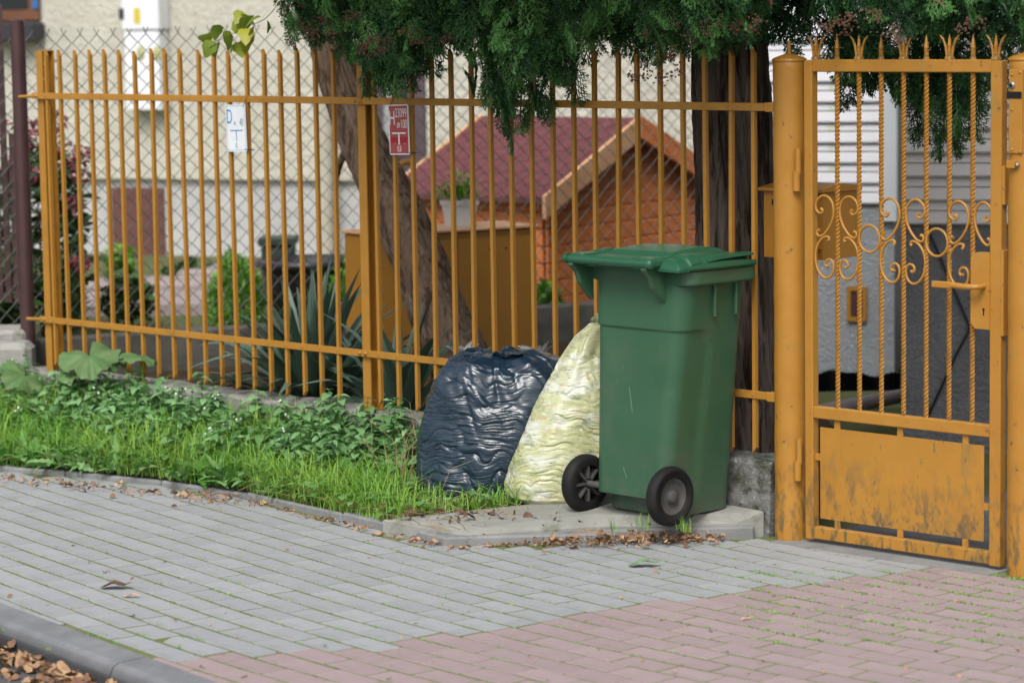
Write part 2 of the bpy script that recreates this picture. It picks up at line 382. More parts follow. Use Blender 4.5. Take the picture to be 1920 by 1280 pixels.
K1 = atz(146, 1187)[:2]; K2 = atz(390, 1277)[:2]
KD = (K2-K1)/np.linalg.norm(K2-K1); KN = np.array([-KD[1], KD[0]])
if KN[0] > 0: KN = -KN                                   # towards the road
SLAB_Z = .074
edge_px = [(836, 1024), (640, 976), (460, 936), (300, 911), (120, 892), (-60, 878), (-420, 862)]
EDGE = [atz(x, y)[:2] for x, y in edge_px]
SLAB = [EDGE[0], EDGE[0]+(FP(.10, -.075, 0)[:2]-EDGE[0])*.5, EDGE[0]+(FP(.10, -.075, 0)[:2]-EDGE[0])*.78, FP(.10, -.075, 0)[:2], FP(.10, -.022, 0)[:2], FP(.98, -.022, 0)[:2],
        atz(1060, 946, SLAB_Z)[:2], atz(930, 954, SLAB_Z)[:2], atz(715, 966, SLAB_Z)[:2]]
VERGE = list(EDGE) + [FP(9.5, -.02, 0)[:2], FP(.10, -.02, 0)[:2], SLAB[3], SLAB[2], SLAB[1]]

KPX = [K1-KD*3, K1-KD*2, K1-KD, K1, K2, K2+KD*8]
KPX = [KPX[0]+(KPX[0]-KPX[1])/np.linalg.norm(KPX[0]-KPX[1])*10] + KPX
kl_ = np.concatenate([[0], np.cumsum([np.linalg.norm(KPX[i+1]-KPX[i]) for i in range(len(KPX)-1)])]); kl0 = kl_[4]
def kpt(a, b=0.0):                                       # a along the kerb from K1, b towards the road
    u = a+kl0; f = lambda q: np.array([np.interp(q, kl_, [p[0] for p in KPX]), np.interp(q, kl_, [p[1] for p in KPX])])
    t_ = f(u+.15)-f(u-.15); t_ /= np.linalg.norm(t_); n_ = np.array([-t_[1], t_[0]]); n_ = -n_ if n_ @ KN < 0 else n_
    return f(u)+n_*b
def kerb_gap(p):                                         # > 0 on the road side of the kerb line
    return (np.interp(p[0], [q[0] for q in KPX], [q[1] for q in KPX])-p[1])*.72
ka = KPX[0]; kb = KPX[-1]
sheet('ground', [(-400, -150), (400, -150), (400, 600), (-400, 600)], -.14, M['far_ground'])
road = [q+KN*.03 for q in KPX] + [kb + KN*12, ka + KN*12 + np.array([-6, -6])]
sheet('road', road, -.098, M['asphalt'])
pave = list(KPX) + [(14, 2), (14, 12), FP(-6, 5, 0)[:2], FP(-.02, 5, 0)[:2], FP(-.02, .02, 0)[:2], FP(9.5, .02, 0)[:2]]
pavement = sheet('pavement', pave, -.0016, M['joint'])
sheet('yard_paving', [FP(-.02, .11, 0)[:2], FP(-6, .11, 0)[:2], FP(-6, 7, 0)[:2], FP(-.02, 7, 0)[:2]], .002, M['asphalt'])

# ---- pavers: rows follow the gently bending street
def curve_frame(L0=-8, L1=6, n=1401):
    ss = np.linspace(L0, L1, n); phi = rad(34) + rad(13) * np.clip((ss + .4)/2.2, 0, 1)
    hx, hy = np.sin(phi), -np.cos(phi); ds = ss[1]-ss[0]
    x = np.concatenate([[0], np.cumsum((hx[1:]+hx[:-1])/2*ds)]); y = np.concatenate([[0], np.cumsum((hy[1:]+hy[:-1])/2*ds)])
    i0 = np.argmin(abs(ss)); M0 = (0.0, 9.3)
    return ss, x-x[i0]+M0[0], y-y[i0]+M0[1], phi
cs, cx_, cy_, cphi = curve_frame()
def cpt(s, t):
    x = np.interp(s, cs, cx_); y = np.interp(s, cs, cy_); ph = np.interp(s, cs, cphi)
    return np.array([x + math.cos(ph)*t, y + math.sin(ph)*t]), ph
BORDER = [atz(x, y)[:2] for x, y in [(120, 1262), (300, 1237), (700, 1214), (1000, 1166), (1250, 1126), (1440, 1099), (1640, 1078), (1800, 1062), (2100, 1040)]]
def is_red(p):
    return p[1] < np.interp(p[0], [b[0] for b in BORDER], [b[1] for b in BORDER])
PL, PW, GAP = .180, .105, .0075
def paver_mesh(nm, m, seed):
    mb = MB(); mb.cbox((-(PL-.008)/2, -(PW-.0115)/2, -.05), ((PL-.008)/2, (PW-.0115)/2, 0), .0022)
    me = mb.mesh(nm); me.materials.append(m); return me
pm = {False: paver_mesh('grey_paver', M['paver'], 1), True: paver_mesh('red_paver', M['paver_red'], 2)}
cand = {False: [], True: []}
for ti in range(-32, 30):
    t = ti*PW
    off = (ti % 2)*PL/2 + .012*math.sin(ti*1.7)
    for si in range(-32, 26):
        s = si*PL + off; p, ph = cpt(s, t)
        sc = 1.0
        pa_, pb_ = cpt(s-PL/2, t)[0], cpt(s+PL/2, t)[0]; p = (pa_+pb_)/2; sc = np.linalg.norm(pb_-pa_)/PL                                     # rows shorten on the inside of the bend
        x, y = proj((p[0], p[1], 0))
        if p[1] < 4 or not (-420 < x < 2340 and 840 < y < 1520): continue
        if pip(p, VERGE) or pip(p, SLAB): continue
        if (p - C0[:2]) @ NV[:2] > -.05: continue
        if kerb_gap(p) > .016: continue
        inview = -30 < x < 1950 and y < 1300
        hv = np.array([math.sin(ph), -math.cos(ph)])
        ra, rb = bool(is_red(p-hv*.05)), bool(is_red(p+hv*.05))
        if ra == rb: cand[ra].append((y if inview else -1, p, ph, sc))
        else:                                            # cut blocks where grey meets red
            for rc, k2 in ((ra, -1), (rb, 1)): cand[rc].append((y if inview else -1, p+hv*.051*k2*sc, ph, sc*.487))
for red in (False, True):
    L = sorted(cand[red], key=lambda a: -a[0]); me = pm[red]; rest = MB()
    for i, (yy, p, ph, sc) in enumerate(L):
        a = -(math.pi/2 - ph) + R.gauss(0, .008)
        z = R.uniform(-.0008, .0014)
        if i < 290 and yy > 0:
            inst('red_paver' if red else 'grey_paver', me, pavement, (p[0]+R.gauss(0, .0008), p[1]+R.gauss(0, .0008), z), (R.gauss(0, .0035), R.gauss(0, .0035), a), (sc, 1, 1))
        else:
            c, sn = math.cos(a), math.sin(a)
            vs_ = [v.co for v in me.vertices]
            rest.add([(p[0]+c*v.x*sc-sn*v.y, p[1]+sn*v.x*sc+c*v.y, v.z+z) for v in vs_], [tuple(q.vertices) for q in me.polygons])
    if rest.v:
        o = put('red_pavers' if red else 'grey_pavers', rest, M['paver_red' if red else 'paver'], pavement, fixn=False); o['kind'] = 'stuff'

# moss cushions and tufts in the joints
def tuft_mesh(pts, h, wdt, n, seed, zs=0.0, lean=.5):
    g = np.random.default_rng(seed); V = []; Fc = []; T = []
    for (x, y) in pts:
        for _ in range(n):
            a = g.uniform(0, 6.283); l = h*g.uniform(.5, 1.2); ww = wdt*g.uniform(.7, 1.3); b = lean*g.uniform(.2, 1)
            bx, by = x+g.normal(0, .012), y+g.normal(0, .012); dx, dy = math.cos(a), math.sin(a); px, py = -dy*ww/2, dx*ww/2
            o = len(V)
            V += [(bx-px, by-py, zs), (bx+px, by+py, zs), (bx+dx*l*b*.35+px*.8, by+dy*l*b*.35+py*.8, zs+l*.55), (bx+dx*l*b*.35-px*.8, by+dy*l*b*.35-py*.8, zs+l*.55), (bx+dx*l*b, by+dy*l*b, zs+l)]
            Fc += [(o, o+1, o+2), (o, o+2, o+3), (o+3, o+2, o+4)]; T += [g.uniform(0, 1)]*5
    return np.array(V), np.array(Fc), T

# ---- road kerb: stones that dip towards the driveway
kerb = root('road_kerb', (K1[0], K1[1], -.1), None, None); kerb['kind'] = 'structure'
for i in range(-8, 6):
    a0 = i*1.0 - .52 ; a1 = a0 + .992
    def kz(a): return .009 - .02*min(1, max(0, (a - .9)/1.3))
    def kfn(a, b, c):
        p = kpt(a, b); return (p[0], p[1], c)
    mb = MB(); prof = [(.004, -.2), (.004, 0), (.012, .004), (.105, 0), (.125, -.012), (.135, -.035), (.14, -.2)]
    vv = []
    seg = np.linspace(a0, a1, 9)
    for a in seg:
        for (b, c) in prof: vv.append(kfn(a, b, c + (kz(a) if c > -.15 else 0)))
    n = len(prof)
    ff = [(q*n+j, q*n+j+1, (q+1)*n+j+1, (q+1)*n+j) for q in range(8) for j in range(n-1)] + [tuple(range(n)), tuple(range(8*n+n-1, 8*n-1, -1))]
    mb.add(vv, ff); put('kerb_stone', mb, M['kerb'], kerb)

# ---- verge edging and slab
edging = root('verge_edging', (EDGE[0][0], EDGE[0][1], 0), None, None); edging['kind'] = 'structure'
def stone(a, b, wd, zt, side, jog=0.0):
    a = np.asarray(a); b = np.asarray(b); d = (b-a)/np.linalg.norm(b-a); n = np.array([-d[1], d[0]])*side
    fn = lambda u, v, z: ((a+d*u+n*v)[0], (a+d*u+n*v)[1], z)
    mb = MB(); mb.cbox((.003, 0, -.06), (np.linalg.norm(b-a)-.003, wd, zt), .008, fn)
    return put('edging_stone', mb, M['edging'], edging)
for i in range(len(EDGE)-1):
    a, b = np.array(EDGE[i]), np.array(EDGE[i+1]); k = max(1, round(np.linalg.norm(b-a)/.8))
    for j in range(k): stone(a+(b-a)*j/k, a+(b-a)*(j+1)/k, .065, [.034, .03, .026, .024, .02, .02][min(i, 5)] + R.uniform(-.003, .003), -1 if True else 1)
mb = MB(); n = len(SLAB)
ctr = np.mean(SLAB, axis=0)
def inset(p, k): 
    p = np.asarray(p); return p + (ctr-p)/np.linalg.norm(ctr-p)*k
_bc = (atz(1097, 905, SLAB_Z+.108)+atz(1256, 930, SLAB_Z+.108))/2
_A = np.array([[SLAB[0][0], SLAB[0][1], 1], [SLAB[8][0], SLAB[8][1], 1], [_bc[0], _bc[1], 1]]); _c = np.linalg.solve(_A, np.array([.045, .055, SLAB_Z]))
def slab_z(p): return float(_c[0]*p[0]+_c[1]*p[1]+_c[2])
top = [(*q, slab_z(q)) for q in [inset(p, .068 if i in (0, 1, 2, 3) else .005) for i, p in enumerate(SLAB)]]
top = [(q[0], q[1], (.034, .046, .051, .056)[i] if i < 4 else q[2]) for i, q in enumerate(top)]
topi = [(*q, slab_z(q)+.004) for q in [inset(p, .15 if i in (0, 1, 2) else (.10 if i == 3 else .014)) for i, p in enumerate(SLAB)]]
bot = [(*inset(p, .068 if i in (0, 1, 2, 3) else .005), -.05) for i, p in enumerate(SLAB)]
mb.add(topi + top + bot, [tuple(range(n))] + [(i, (i+1) % n, n+(i+1) % n, n+i) for i in range(n)] + [(n+i, n+(i+1) % n, 2*n+(i+1) % n, 2*n+i) for i in range(n)])
slab = put('concrete_slab', mb, M['slab']); slab['kind'] = 'structure'

SF = [SLAB[0], SLAB[1], SLAB[2], SLAB[3]]
SF = [SLAB[0], SLAB[1], SLAB[3]]
for i in range(2):
    stone(SF[i], SF[i+1], .065, (.034, .046)[i], 1)

# ---- verge soil and garden soil
def verge_h(p):
    t = (np.asarray(p)[:2]-C0[:2]) @ NV[:2]
    return .018 + .075*min(1, max(0, 1 + t/.9)) 
VS, VT = 70, 26
sa = np.linspace(0, 1, VS)
el = np.concatenate([[0], np.cumsum([np.linalg.norm(np.array(EDGE[i+1])-np.array(EDGE[i])) for i in range(len(EDGE)-1)])])
def edge_pt(a):
    u = a*el[-1]; return np.array([np.interp(u, el, [e[0] for e in EDGE]), np.interp(u, el, [e[1] for e in EDGE])])
V = []
for a in sa:
    e = edge_pt(a) ; f = FP(.95 + a*6.5, -.03, 0)[:2]
    for b in np.linspace(0, 1, VT):
        p = e*(1-b)+f*b; 
        if b == 0: p = e*.985 + f*.015
        V.append((p[0], p[1], verge_h(p) + .012*vnoise(np.array([[p[0]*6, p[1]*6, 0]]))[0] * (0 if b == 0 else 1)))
V = np.array(V); fcs = np.array([(i*VT+j, i*VT+j+1, (i+1)*VT+j+1, (i+1)*VT+j) for i in range(VS-1) for j in range(VT-1)])
vo = big('verge_soil', V, fcs, M['lawn_soil'], smooth=True); vo['kind'] = 'structure'
if vo.data.polygons[5].normal.z < 0: vo.data.flip_normals()
WL = atz(220, 628, .33); WR = atz(1060, 572, .33)
WD = (WR-WL)[:2]/np.linalg.norm((WR-WL)[:2]); WN = np.array([-WD[1], WD[0]])      # away from the camera
if WN[1] < 0: WN = -WN
sheet('garden_bed', [FP(.03, .13, 0)[:2], FP(5.6, .13, 0)[:2], WL[:2]-WD*1.0+WN*.1, WR[:2]+WD*1.2+WN*.1, FP(.75, 1.3, 0)[:2]], .13, M['soil'])
yard_z = .20
sheet('yard_lawn', [WL[:2]-WD*6+WN*.1, WR[:2]+WD*1.25+WN*.1, WR[:2]+WD*1.25+WN*12, WL[:2]-WD*6+WN*12], yard_z, M['far_ground'])

# ================================================================== FENCE
PSPC = .109
fence = root('picket_fence', FP(2.23, 0, .2), 'mustard yellow steel picket fence with two riveted rails behind the grass verge', 'fence')
def sbox(mb, s0, s1, t0, t1, z0, z1, b=0.0):
    if b: mb.cbox((s0, t0, z0), (s1, t1, z1), b, FP)
    else: mb.box((s0, t0, z0), (s1, t1, z1), FP)
for sc_, nm in ((4.435, 'post'), (2.245, 'post')):
    mb = MB()                                           # channel section, open to the right-hand side
    a = .023
    sbox(mb, sc_-a, sc_+a, .009, .015, .16, 1.757); sbox(mb, sc_-a, sc_+a, .072, .078, .16, 1.757); sbox(mb, sc_+a-.007, sc_+a-.001, .015, .072, .16, 1.757)
    sbox(mb, sc_-a, sc_+a, .009, .078, 1.757, 1.762)
    po = put('post', mb, M['paint'], fence)
    if sc_ > 4:
        for z in (1.70, 1.63):
            m2 = MB(); m2.lathe([(.0, .0), (.008, 0)], FP(sc_+a-.0078, .043, z), 10, axes=(NV, np.array([0, 0, 1.]), -DV)); put('bolt_hole', m2, M['sign_white'], po)
mb = MB()                                               # one picket, street corner towards the street, slanted tip
a = .0078; L = 1.765-.297
mb.add([(-a, -a, 0), (a, -a, .02), (a, a, .02), (-a, a, 0), (-a, -a, L), (a, -a, L-.024), (a, a, L-.024), (-a, a, L)],
       [(0,3,2,1),(4,5,6,7),(0,1,5,4),(1,2,6,5),(2,3,7,6),(3,0,4,7)])
pick = mb.mesh('picket'); fix_normals(pick); pick.materials.append(M['paint'])
riv = MB(); 
S1 = [4.372 - i*(4.372-2.407)/18 for i in range(19)]; S2 = [2.155 - i*(2.155-.165)/18 for i in range(19)]
for s in S1 + S2:
    inst('picket', pick, fence, FP(s + R.gauss(0, .0015), .004, .297 + R.gauss(0, .004)), (R.gauss(0, .002), R.gauss(0, .003), FROT))
for z in (1.553, .513):
    for (s0, s1) in ((2.24, 4.475), (.045, 2.239)):
        mb = MB(); sbox(mb, s0, s1, -.0095, -.004, z-.0145, z+.0145, .0015)
        rail = put('rail', mb, M['paint'], fence)
        rv = MB()
        for s in (S1 if s0 > 2 else S2):
            rv.lathe([(.0045, 0), (.0035, .0025), (.0, .0035)], FP(s, -.0095, z), 8, axes=(DV, np.array([0, 0, 1.]), -NV))
        for s in ((4.44, 2.262) if s0 > 2 else (2.228, .075)):
            rv.lathe([(.009, 0), (.008, .006), (.0, .009)], FP(s, -.0095, z), 10, axes=(DV, np.array([0, 0, 1.]), -NV))
        ro = put('rivets', rv, M['paint'], rail); ro['kind'] = 'stuff'
    mb = MB(); sbox(mb, .048, .085, -.03, .012, z-.017, z+.017, .003); put('clamp', mb, M['paint'], fence)
    mb = MB(); mb.tube([FP(4.46, -.004, z), FP(4.58, -.004, z-.006)], .008, 8); put('tie_rod', mb, M['paint'], fence)

# concrete plinth under the fence
pl = root('concrete_plinth', FP(2, .05, 0), 'low concrete plinth wall running under the mustard picket fence', 'plinth')
def rough_box(s0, s1, t0, t1, z0, z1, m, ns=60, amp=.006, seed=0):
    bm = bmesh.new(); 
    ringp = [(t0, z0), (t0, z1-.012), (t0+.012, z1), (t1-.012, z1), (t1, z1-.012), (t1, z0)]
    prof = []
    for i in range(len(ringp)-1):
        k = 6 if i in (0, 2) else 1
        for j in range(k): prof.append((ringp[i][0]+(ringp[i+1][0]-ringp[i][0])*j/k, ringp[i][1]+(ringp[i+1][1]-ringp[i][1])*j/k))
    prof.append(ringp[-1]); k = len(prof); P = []
    for s in np.linspace(s0, s1, ns):
        for (t, z) in prof: P.append(FP(s, t, z))
    P = np.array(P); nz = np.stack([vnoise(P*14, seed), vnoise(P*14+5, seed+1), vnoise(P*14+9, seed+2)], 1)*amp; P = P + nz
    mb = MB(); mb.add(P, [(i*k+j, i*k+j+1, (i+1)*k+j+1, (i+1)*k+j) for i in range(ns-1) for j in range(k-1)] + [tuple(range(k)), tuple(range((ns-1)*k+k-1, (ns-1)*k-1, -1))])
    return mb
put('wall_block', rough_box(.075, .96, -.02, .165, -.05, .272, M['plinth'], 40), M['plinth'], pl)
put('wall_block', rough_box(.965, 4.62, -.02, .165, -.05, .268, M['plinth_pale'], 120, seed=5), M['plinth_pale'], pl)

# ---- gate posts
def gate_post(s, rr, zt, label):
    o = root('gate_post', FP(s, 0, 0), label, 'post', 'round posts either side of the gate')
    mb = MB(); c = FP(s, .005, 0)
    prof = [(rr, -.05)] + [(rr*(1+.012*math.sin(z*23+s)+.006*math.sin(z*51)), z) for z in np.linspace(0, zt, 60)] + [(rr*.98, zt+.002)]
    mb.lathe(prof, c, 40); put('tube', mb, M['paint_gate'], o)
    mb = MB(); mb.lathe([(rr+.003, zt-.006), (rr+.004, zt+.001), (rr*.9, zt+.007), (rr*.4, zt+.017), (.011, zt+.021), (0, zt+.021)], c, 32); put('cap', mb, M['paint'], o)
    mb = MB(); mb.tube([c+np.array([0, 0, zt+.015]), c+np.array([0, 0, zt+.066])], [.0075, .006], 10); put('spike', mb, M['paint'], o)
    return o
gp = gate_post(0, .0585, 1.722, 'round mustard gate post between the thuja trunk and the gate hinges')
gp2 = gate_post(-1.008, .0645, 1.726, 'round mustard gate post with a doorbell plate beside the lock')
for z0, z1 in ((1.32, 1.41), (.285, .375)):              # hinge straps
    mb = MB(); mb.tube([FP(-.066, -.03, z0), FP(-.066, -.03, z1)], .011, 12); put('hinge_barrel', mb, M['paint_gate'], gp)
    mb = MB(); mb.tube([FP(-.062, -.034, z0-.06), FP(-.062, -.034, z0+.008)], .0135, 12); put('hinge_pin', mb, M['paint_gate'], gp)
# fittings on the right-hand post: plate, bell, tape, catch
ang = math.atan2(-C0[1]+0, -C0[0]); 
pc = FP(-1.008, .005, 0)
def onpost(px, py, dr):                                  # point on the post surface seen at a pixel
    d = ray(px, py); q = aty(px, py, pc[1]); v = (np.array([q[0], q[1]])-pc[:2]); 
    lat = (v[0]*1.0); lat = max(-.062, min(.062, lat)); y = -math.sqrt(.0645**2-lat**2)
    yy = pc[1]+y; q = aty(px, py, yy); n = np.array([lat, y])/.0645
    return np.array([pc[0]+n[0]*(.0645+dr), pc[1]+n[1]*(.0645+dr), q[2]]), n
p_, n_ = onpost(1901, 210, 0)
bxx = np.array([-n_[1], n_[0], 0.])
def pfn(a, b, z):                                        # local frame on the post at the plate
    return p_[:2][0]+bxx[0]*a+n_[0]*b, p_[1]+bxx[1]*a+n_[1]*b, z
def zpx(py): return float(aty(1901, py, p_[1])[2])
mb = MB(); mb.cbox((-.027, -.012, zpx(288)), (.027, .006, zpx(131)), .002, pfn); plate = put('bell_plate', mb, M['paint'], gp2)
nn3 = np.array([n_[0], n_[1], 0.])
def disc(nm, par, a, py, r, d, m, b0=.006):
    mb = MB(); mb.lathe([(r, 0), (r*.9, d), (0, d*1.1)], pfn(a, b0, zpx(py)), 14, axes=(bxx, np.array([0, 0, 1.]), nn3)); return put(nm, mb, m, par)
for a, py in ((-.012, 140), (-.012, 206), (-.012, 281), (.02, 136), (.02, 284)): disc('screw', plate, a, py, .0045, .003, M['paint'])
bl = disc('bell_rim', plate, -.012, 160, .012, .006, M['steel']); disc('bell_button', bl, -.012, 160, .0075, .008, M['black'])
mb = MB(); mb.cbox((-.034, .0062, zpx(185)), (.028, .0085, zpx(172)), .001, pfn); put('tape', mb, M['black'], gp2)
mb = MB(); mb.cbox((-.03, -.012, zpx(316)), (.004, .014, zpx(301)), .002, pfn); ct = put('catch', mb, M['paint'], gp2); disc('catch_bolt', ct, .012, 309, .007, .008, M['steel'])

# ---- gate
gate = root('garden_gate', FP(-.5, 0, 0), 'mustard yellow wrought iron gate with twisted bars and scrollwork', 'gate')
def gbox(nm, s0, s1, t0, t1, z0, z1, b=.003, m='paint_gate', par=None):
    mb = MB(); sbox(mb, s0, s1, t0, t1, z0, z1, b); return put(nm, mb, M[m], par or gate)
gbox('stile', -.118, -.082, -.018, .018, .014, 1.719)
gbox('stile', -.917, -.872, -.018, .018, .014, 1.719)
gbox('top_rail', -.8722, -.1178, -.0165, .0165, 1.679, 1.722)
gbox('middle_rail', -.8722, -.1178, -.0165, .0165, .453, .495)
gbox('bottom_rail', -.8722, -.1178, -.0165, .0165, .018, .062)
pan = gbox('kick_panel', -.842, -.140, -.004, -.001, .092, .421, .0008, 'paint_panel')
for s in (-.215, -.49, -.765):
    gbox('panel_tab', s-.012, s+.012, -.0035, .0035, .418, .455, .001); gbox('panel_tab', s-.012, s+.012, -.0035, .0035, .0605, .094, .001)
gbox('panel_tab', -.142, -.1165, -.0035, .0035, .30, .325, .001); gbox('panel_tab', -.8735, -.84, -.0035, .0035, .20, .225, .001)
# twisted bars
def twisted(L, side, turn=.058, step=12):
    n = int(L/turn*step); mb = MB(); vv = []
    for i in range(n+1):
        z = L*i/n; a0 = 2*math.pi*z/turn
        for j in range(4):
            a = a0 + j*math.pi/2; vv.append((side*math.cos(a), side*math.sin(a), z))
    mb.add(vv, [(i*4+j, i*4+(j+1) % 4, (i+1)*4+(j+1) % 4, (i+1)*4+j) for i in range(n) for j in range(4)], False)
    return mb
tb = twisted(1.679-.495, .0092).mesh('twisted_bar'); fix_normals(tb); tb.materials.append(M['paint_gate'])
BS = [-.217, -.3125, -.408, -.503, -.5985, -.694, -.79]
for s in BS: inst('twisted_bar', tb, gate, FP(s, 0, .495), (0, 0, R.uniform(0, 6)))
# finials on the top rail
sp = twisted(.05, .0098, .04)
sp.lathe([(.0105, .05), (.0075, .07), (.004, .09), (0, .107)], (0, 0, 0), 10); sp.lathe([(.013, -.001), (.012, .006), (.009, .012)], (0, 0, 0), 10)
spm = sp.mesh('spear_finial'); fix_normals(spm); spm.materials.append(M['paint_gate'])
tr = twisted(.055, .009, .04); tr.lathe([(.0085, .055), (.006, .075), (0, .105)], (0, 0, 0), 10); tr.lathe([(.02, -.001), (.02, .008), (.015, .014)], (0, 0, 0), 10)
for sd_ in (-1, 1):
    tr.tube([(sd_*.010, 0, .004), (sd_*.014, 0, .03), (sd_*.019, 0, .055), (sd_*.031, 0, .083), (sd_*.046, 0, .098)], [.006, .006, .0055, .005, .002], 8)
trm = tr.mesh('trident_finial'); fix_normals(trm); trm.materials.append(M['paint_gate'])
FS = [-.125] + BS + [-.882]
for i, s in enumerate(FS):
    if i % 2 == 0: inst('trident_finial', trm, gate, FP(s, 0, 1.7215), (0, 0, FROT), (.86, .9, .84))
    else: inst('spear_finial', spm, gate, FP(s, 0, 1.7215), (0, 0, FROT), (.9, .9, .80))
# scrolls, traced on the gate plane for the first group and repeated
def zz(pts): return [fpx(1480+x/2.56, 60+y/2.56) for x, y in pts]
UP_ = [(150, 849), (159, 853), (156, 866), (143, 869), (128, 856), (122, 834), (130, 808), (148, 790), (167, 785), (188, 793), (206, 815), (215, 850), (213, 885), (202, 918), (186, 946), (166, 969), (148, 979), (134, 975), (129, 962), (134, 951), (143, 950)]
LO_ = [(186, 1003), (193, 993), (184, 982), (166, 984), (148, 998), (132, 1022), (123, 1055), (122, 1090), (130, 1130), (148, 1162), (170, 1178), (190, 1178), (207, 1163), (215, 1138), (214, 1112), (203, 1094), (188, 1091), (176, 1101), (174, 1116), (182, 1126), (190, 1121)]
def smooth_path(P, k=4):
    P = np.array(P, float); out = []
    for i in range(len(P)-1):
        p0, p1, p2, p3 = P[max(i-1, 0)], P[i], P[i+1], P[min(i+2, len(P)-1)]
        for j in range(k):
            u = j/k; out.append(.5*((2*p1)+(-p0+p2)*u+(2*p0-5*p1+4*p2-p3)*u*u+(-p0+3*p1-3*p2+p3)*u**3))
    out.append(P[-1]); return out
def tube_sz(path, r, t=-.004):
    k = len(path); rr = [r*(1.35 if i < 3 or i > k-4 else 1) for i in range(k)]
    mb = MB(); mb.tube([FP(s, t, z) for s, z in path], rr, 8); return mb
up_sz, lo_sz = zz(UP_), zz(LO_); s_ref = BS[0]
for g, sc_ in enumerate((BS[0], BS[3], BS[6])):
    for mir in (1, -1):
        for base_ in (up_sz, lo_sz):
            if g == 2 and mir == -1 and base_ is lo_sz: continue         # hidden by the lock plate
            pth = [(sc_ + (s-s_ref)*mir*(.93 if not (g == 2 and mir == -1) else .80), z) for s, z in base_]
            put('scroll', tube_sz(smooth_path(pth), .0048), M['paint_gate'], gate)
for (sa_, sb_) in ((BS[1], BS[2]), (BS[4], BS[5])):
    c = (sa_+sb_)/2; rx = (BS[0]-BS[1])/2-.003
    z0 = fpx(1480+385/2.56, 60+992/2.56)[1]
    pth = [(c+rx*math.cos(a), z0+.047*math.sin(a)) for a in np.linspace(0, 2*math.pi, 33)]
    mb = MB(); mb.tube([FP(s, -.004, z) for s, z in pth], .0048, 8, cap=False); put('ring', mb, M['paint_gate'], gate)
# lock
poly = [(-.7985, .84), (-.7985, 1.055), (-.803, 1.068), (-.815, 1.077), (-.875, 1.077), (-.875, .82), (-.815, .82)]
mb = MB(); mb.prism(poly, (-.022, .022), lambda a, b, c: FP(a, c, b)); lock = put('lock_case', mb, M['paint_gate'], gate)
mb = MB(); hz_ = .965
mb.tube([FP(-.852, -.02, hz_), FP(-.852, -.052, hz_), FP(-.845, -.06, hz_), FP(-.80, -.062, hz_-.001), FP(-.75, -.062, hz_+.002)], [.009, .009, .0095, .0105, .0105], 12)
mb.cbox((-.755, -.070, hz_-.011), (-.668, -.055, hz_+.012), .004, FP); put('handle', mb, M['paint_gate'], lock)
mb = MB(); mb.lathe([(.0055, 0), (0, .0006)], FP(-.851, -.0222, .886), 12, axes=(DV, np.array([0, 0, 1.]), -NV)); sbox(mb, -.8535, -.8485, -.0228, -.022, .866, .884); put('keyhole', mb, M['dark'], lock)
mb = MB(); sbox(mb, -.928, -.916, -.019, .016, .80, 1.09, .002); put('strike_plate', mb, M['paint_gate'], gate)
mb = MB(); sbox(mb, -.929, -.9175, -.016, .014, 1.24, 1.37, .002); put('strike_plate', mb, M['paint_gate'], gate)
mb = MB(); sbox(mb, -.93, .02, -.10, .10, -.06, .003); th = put('gate_threshold', mb, M['edging']); th['kind'] = 'structure'

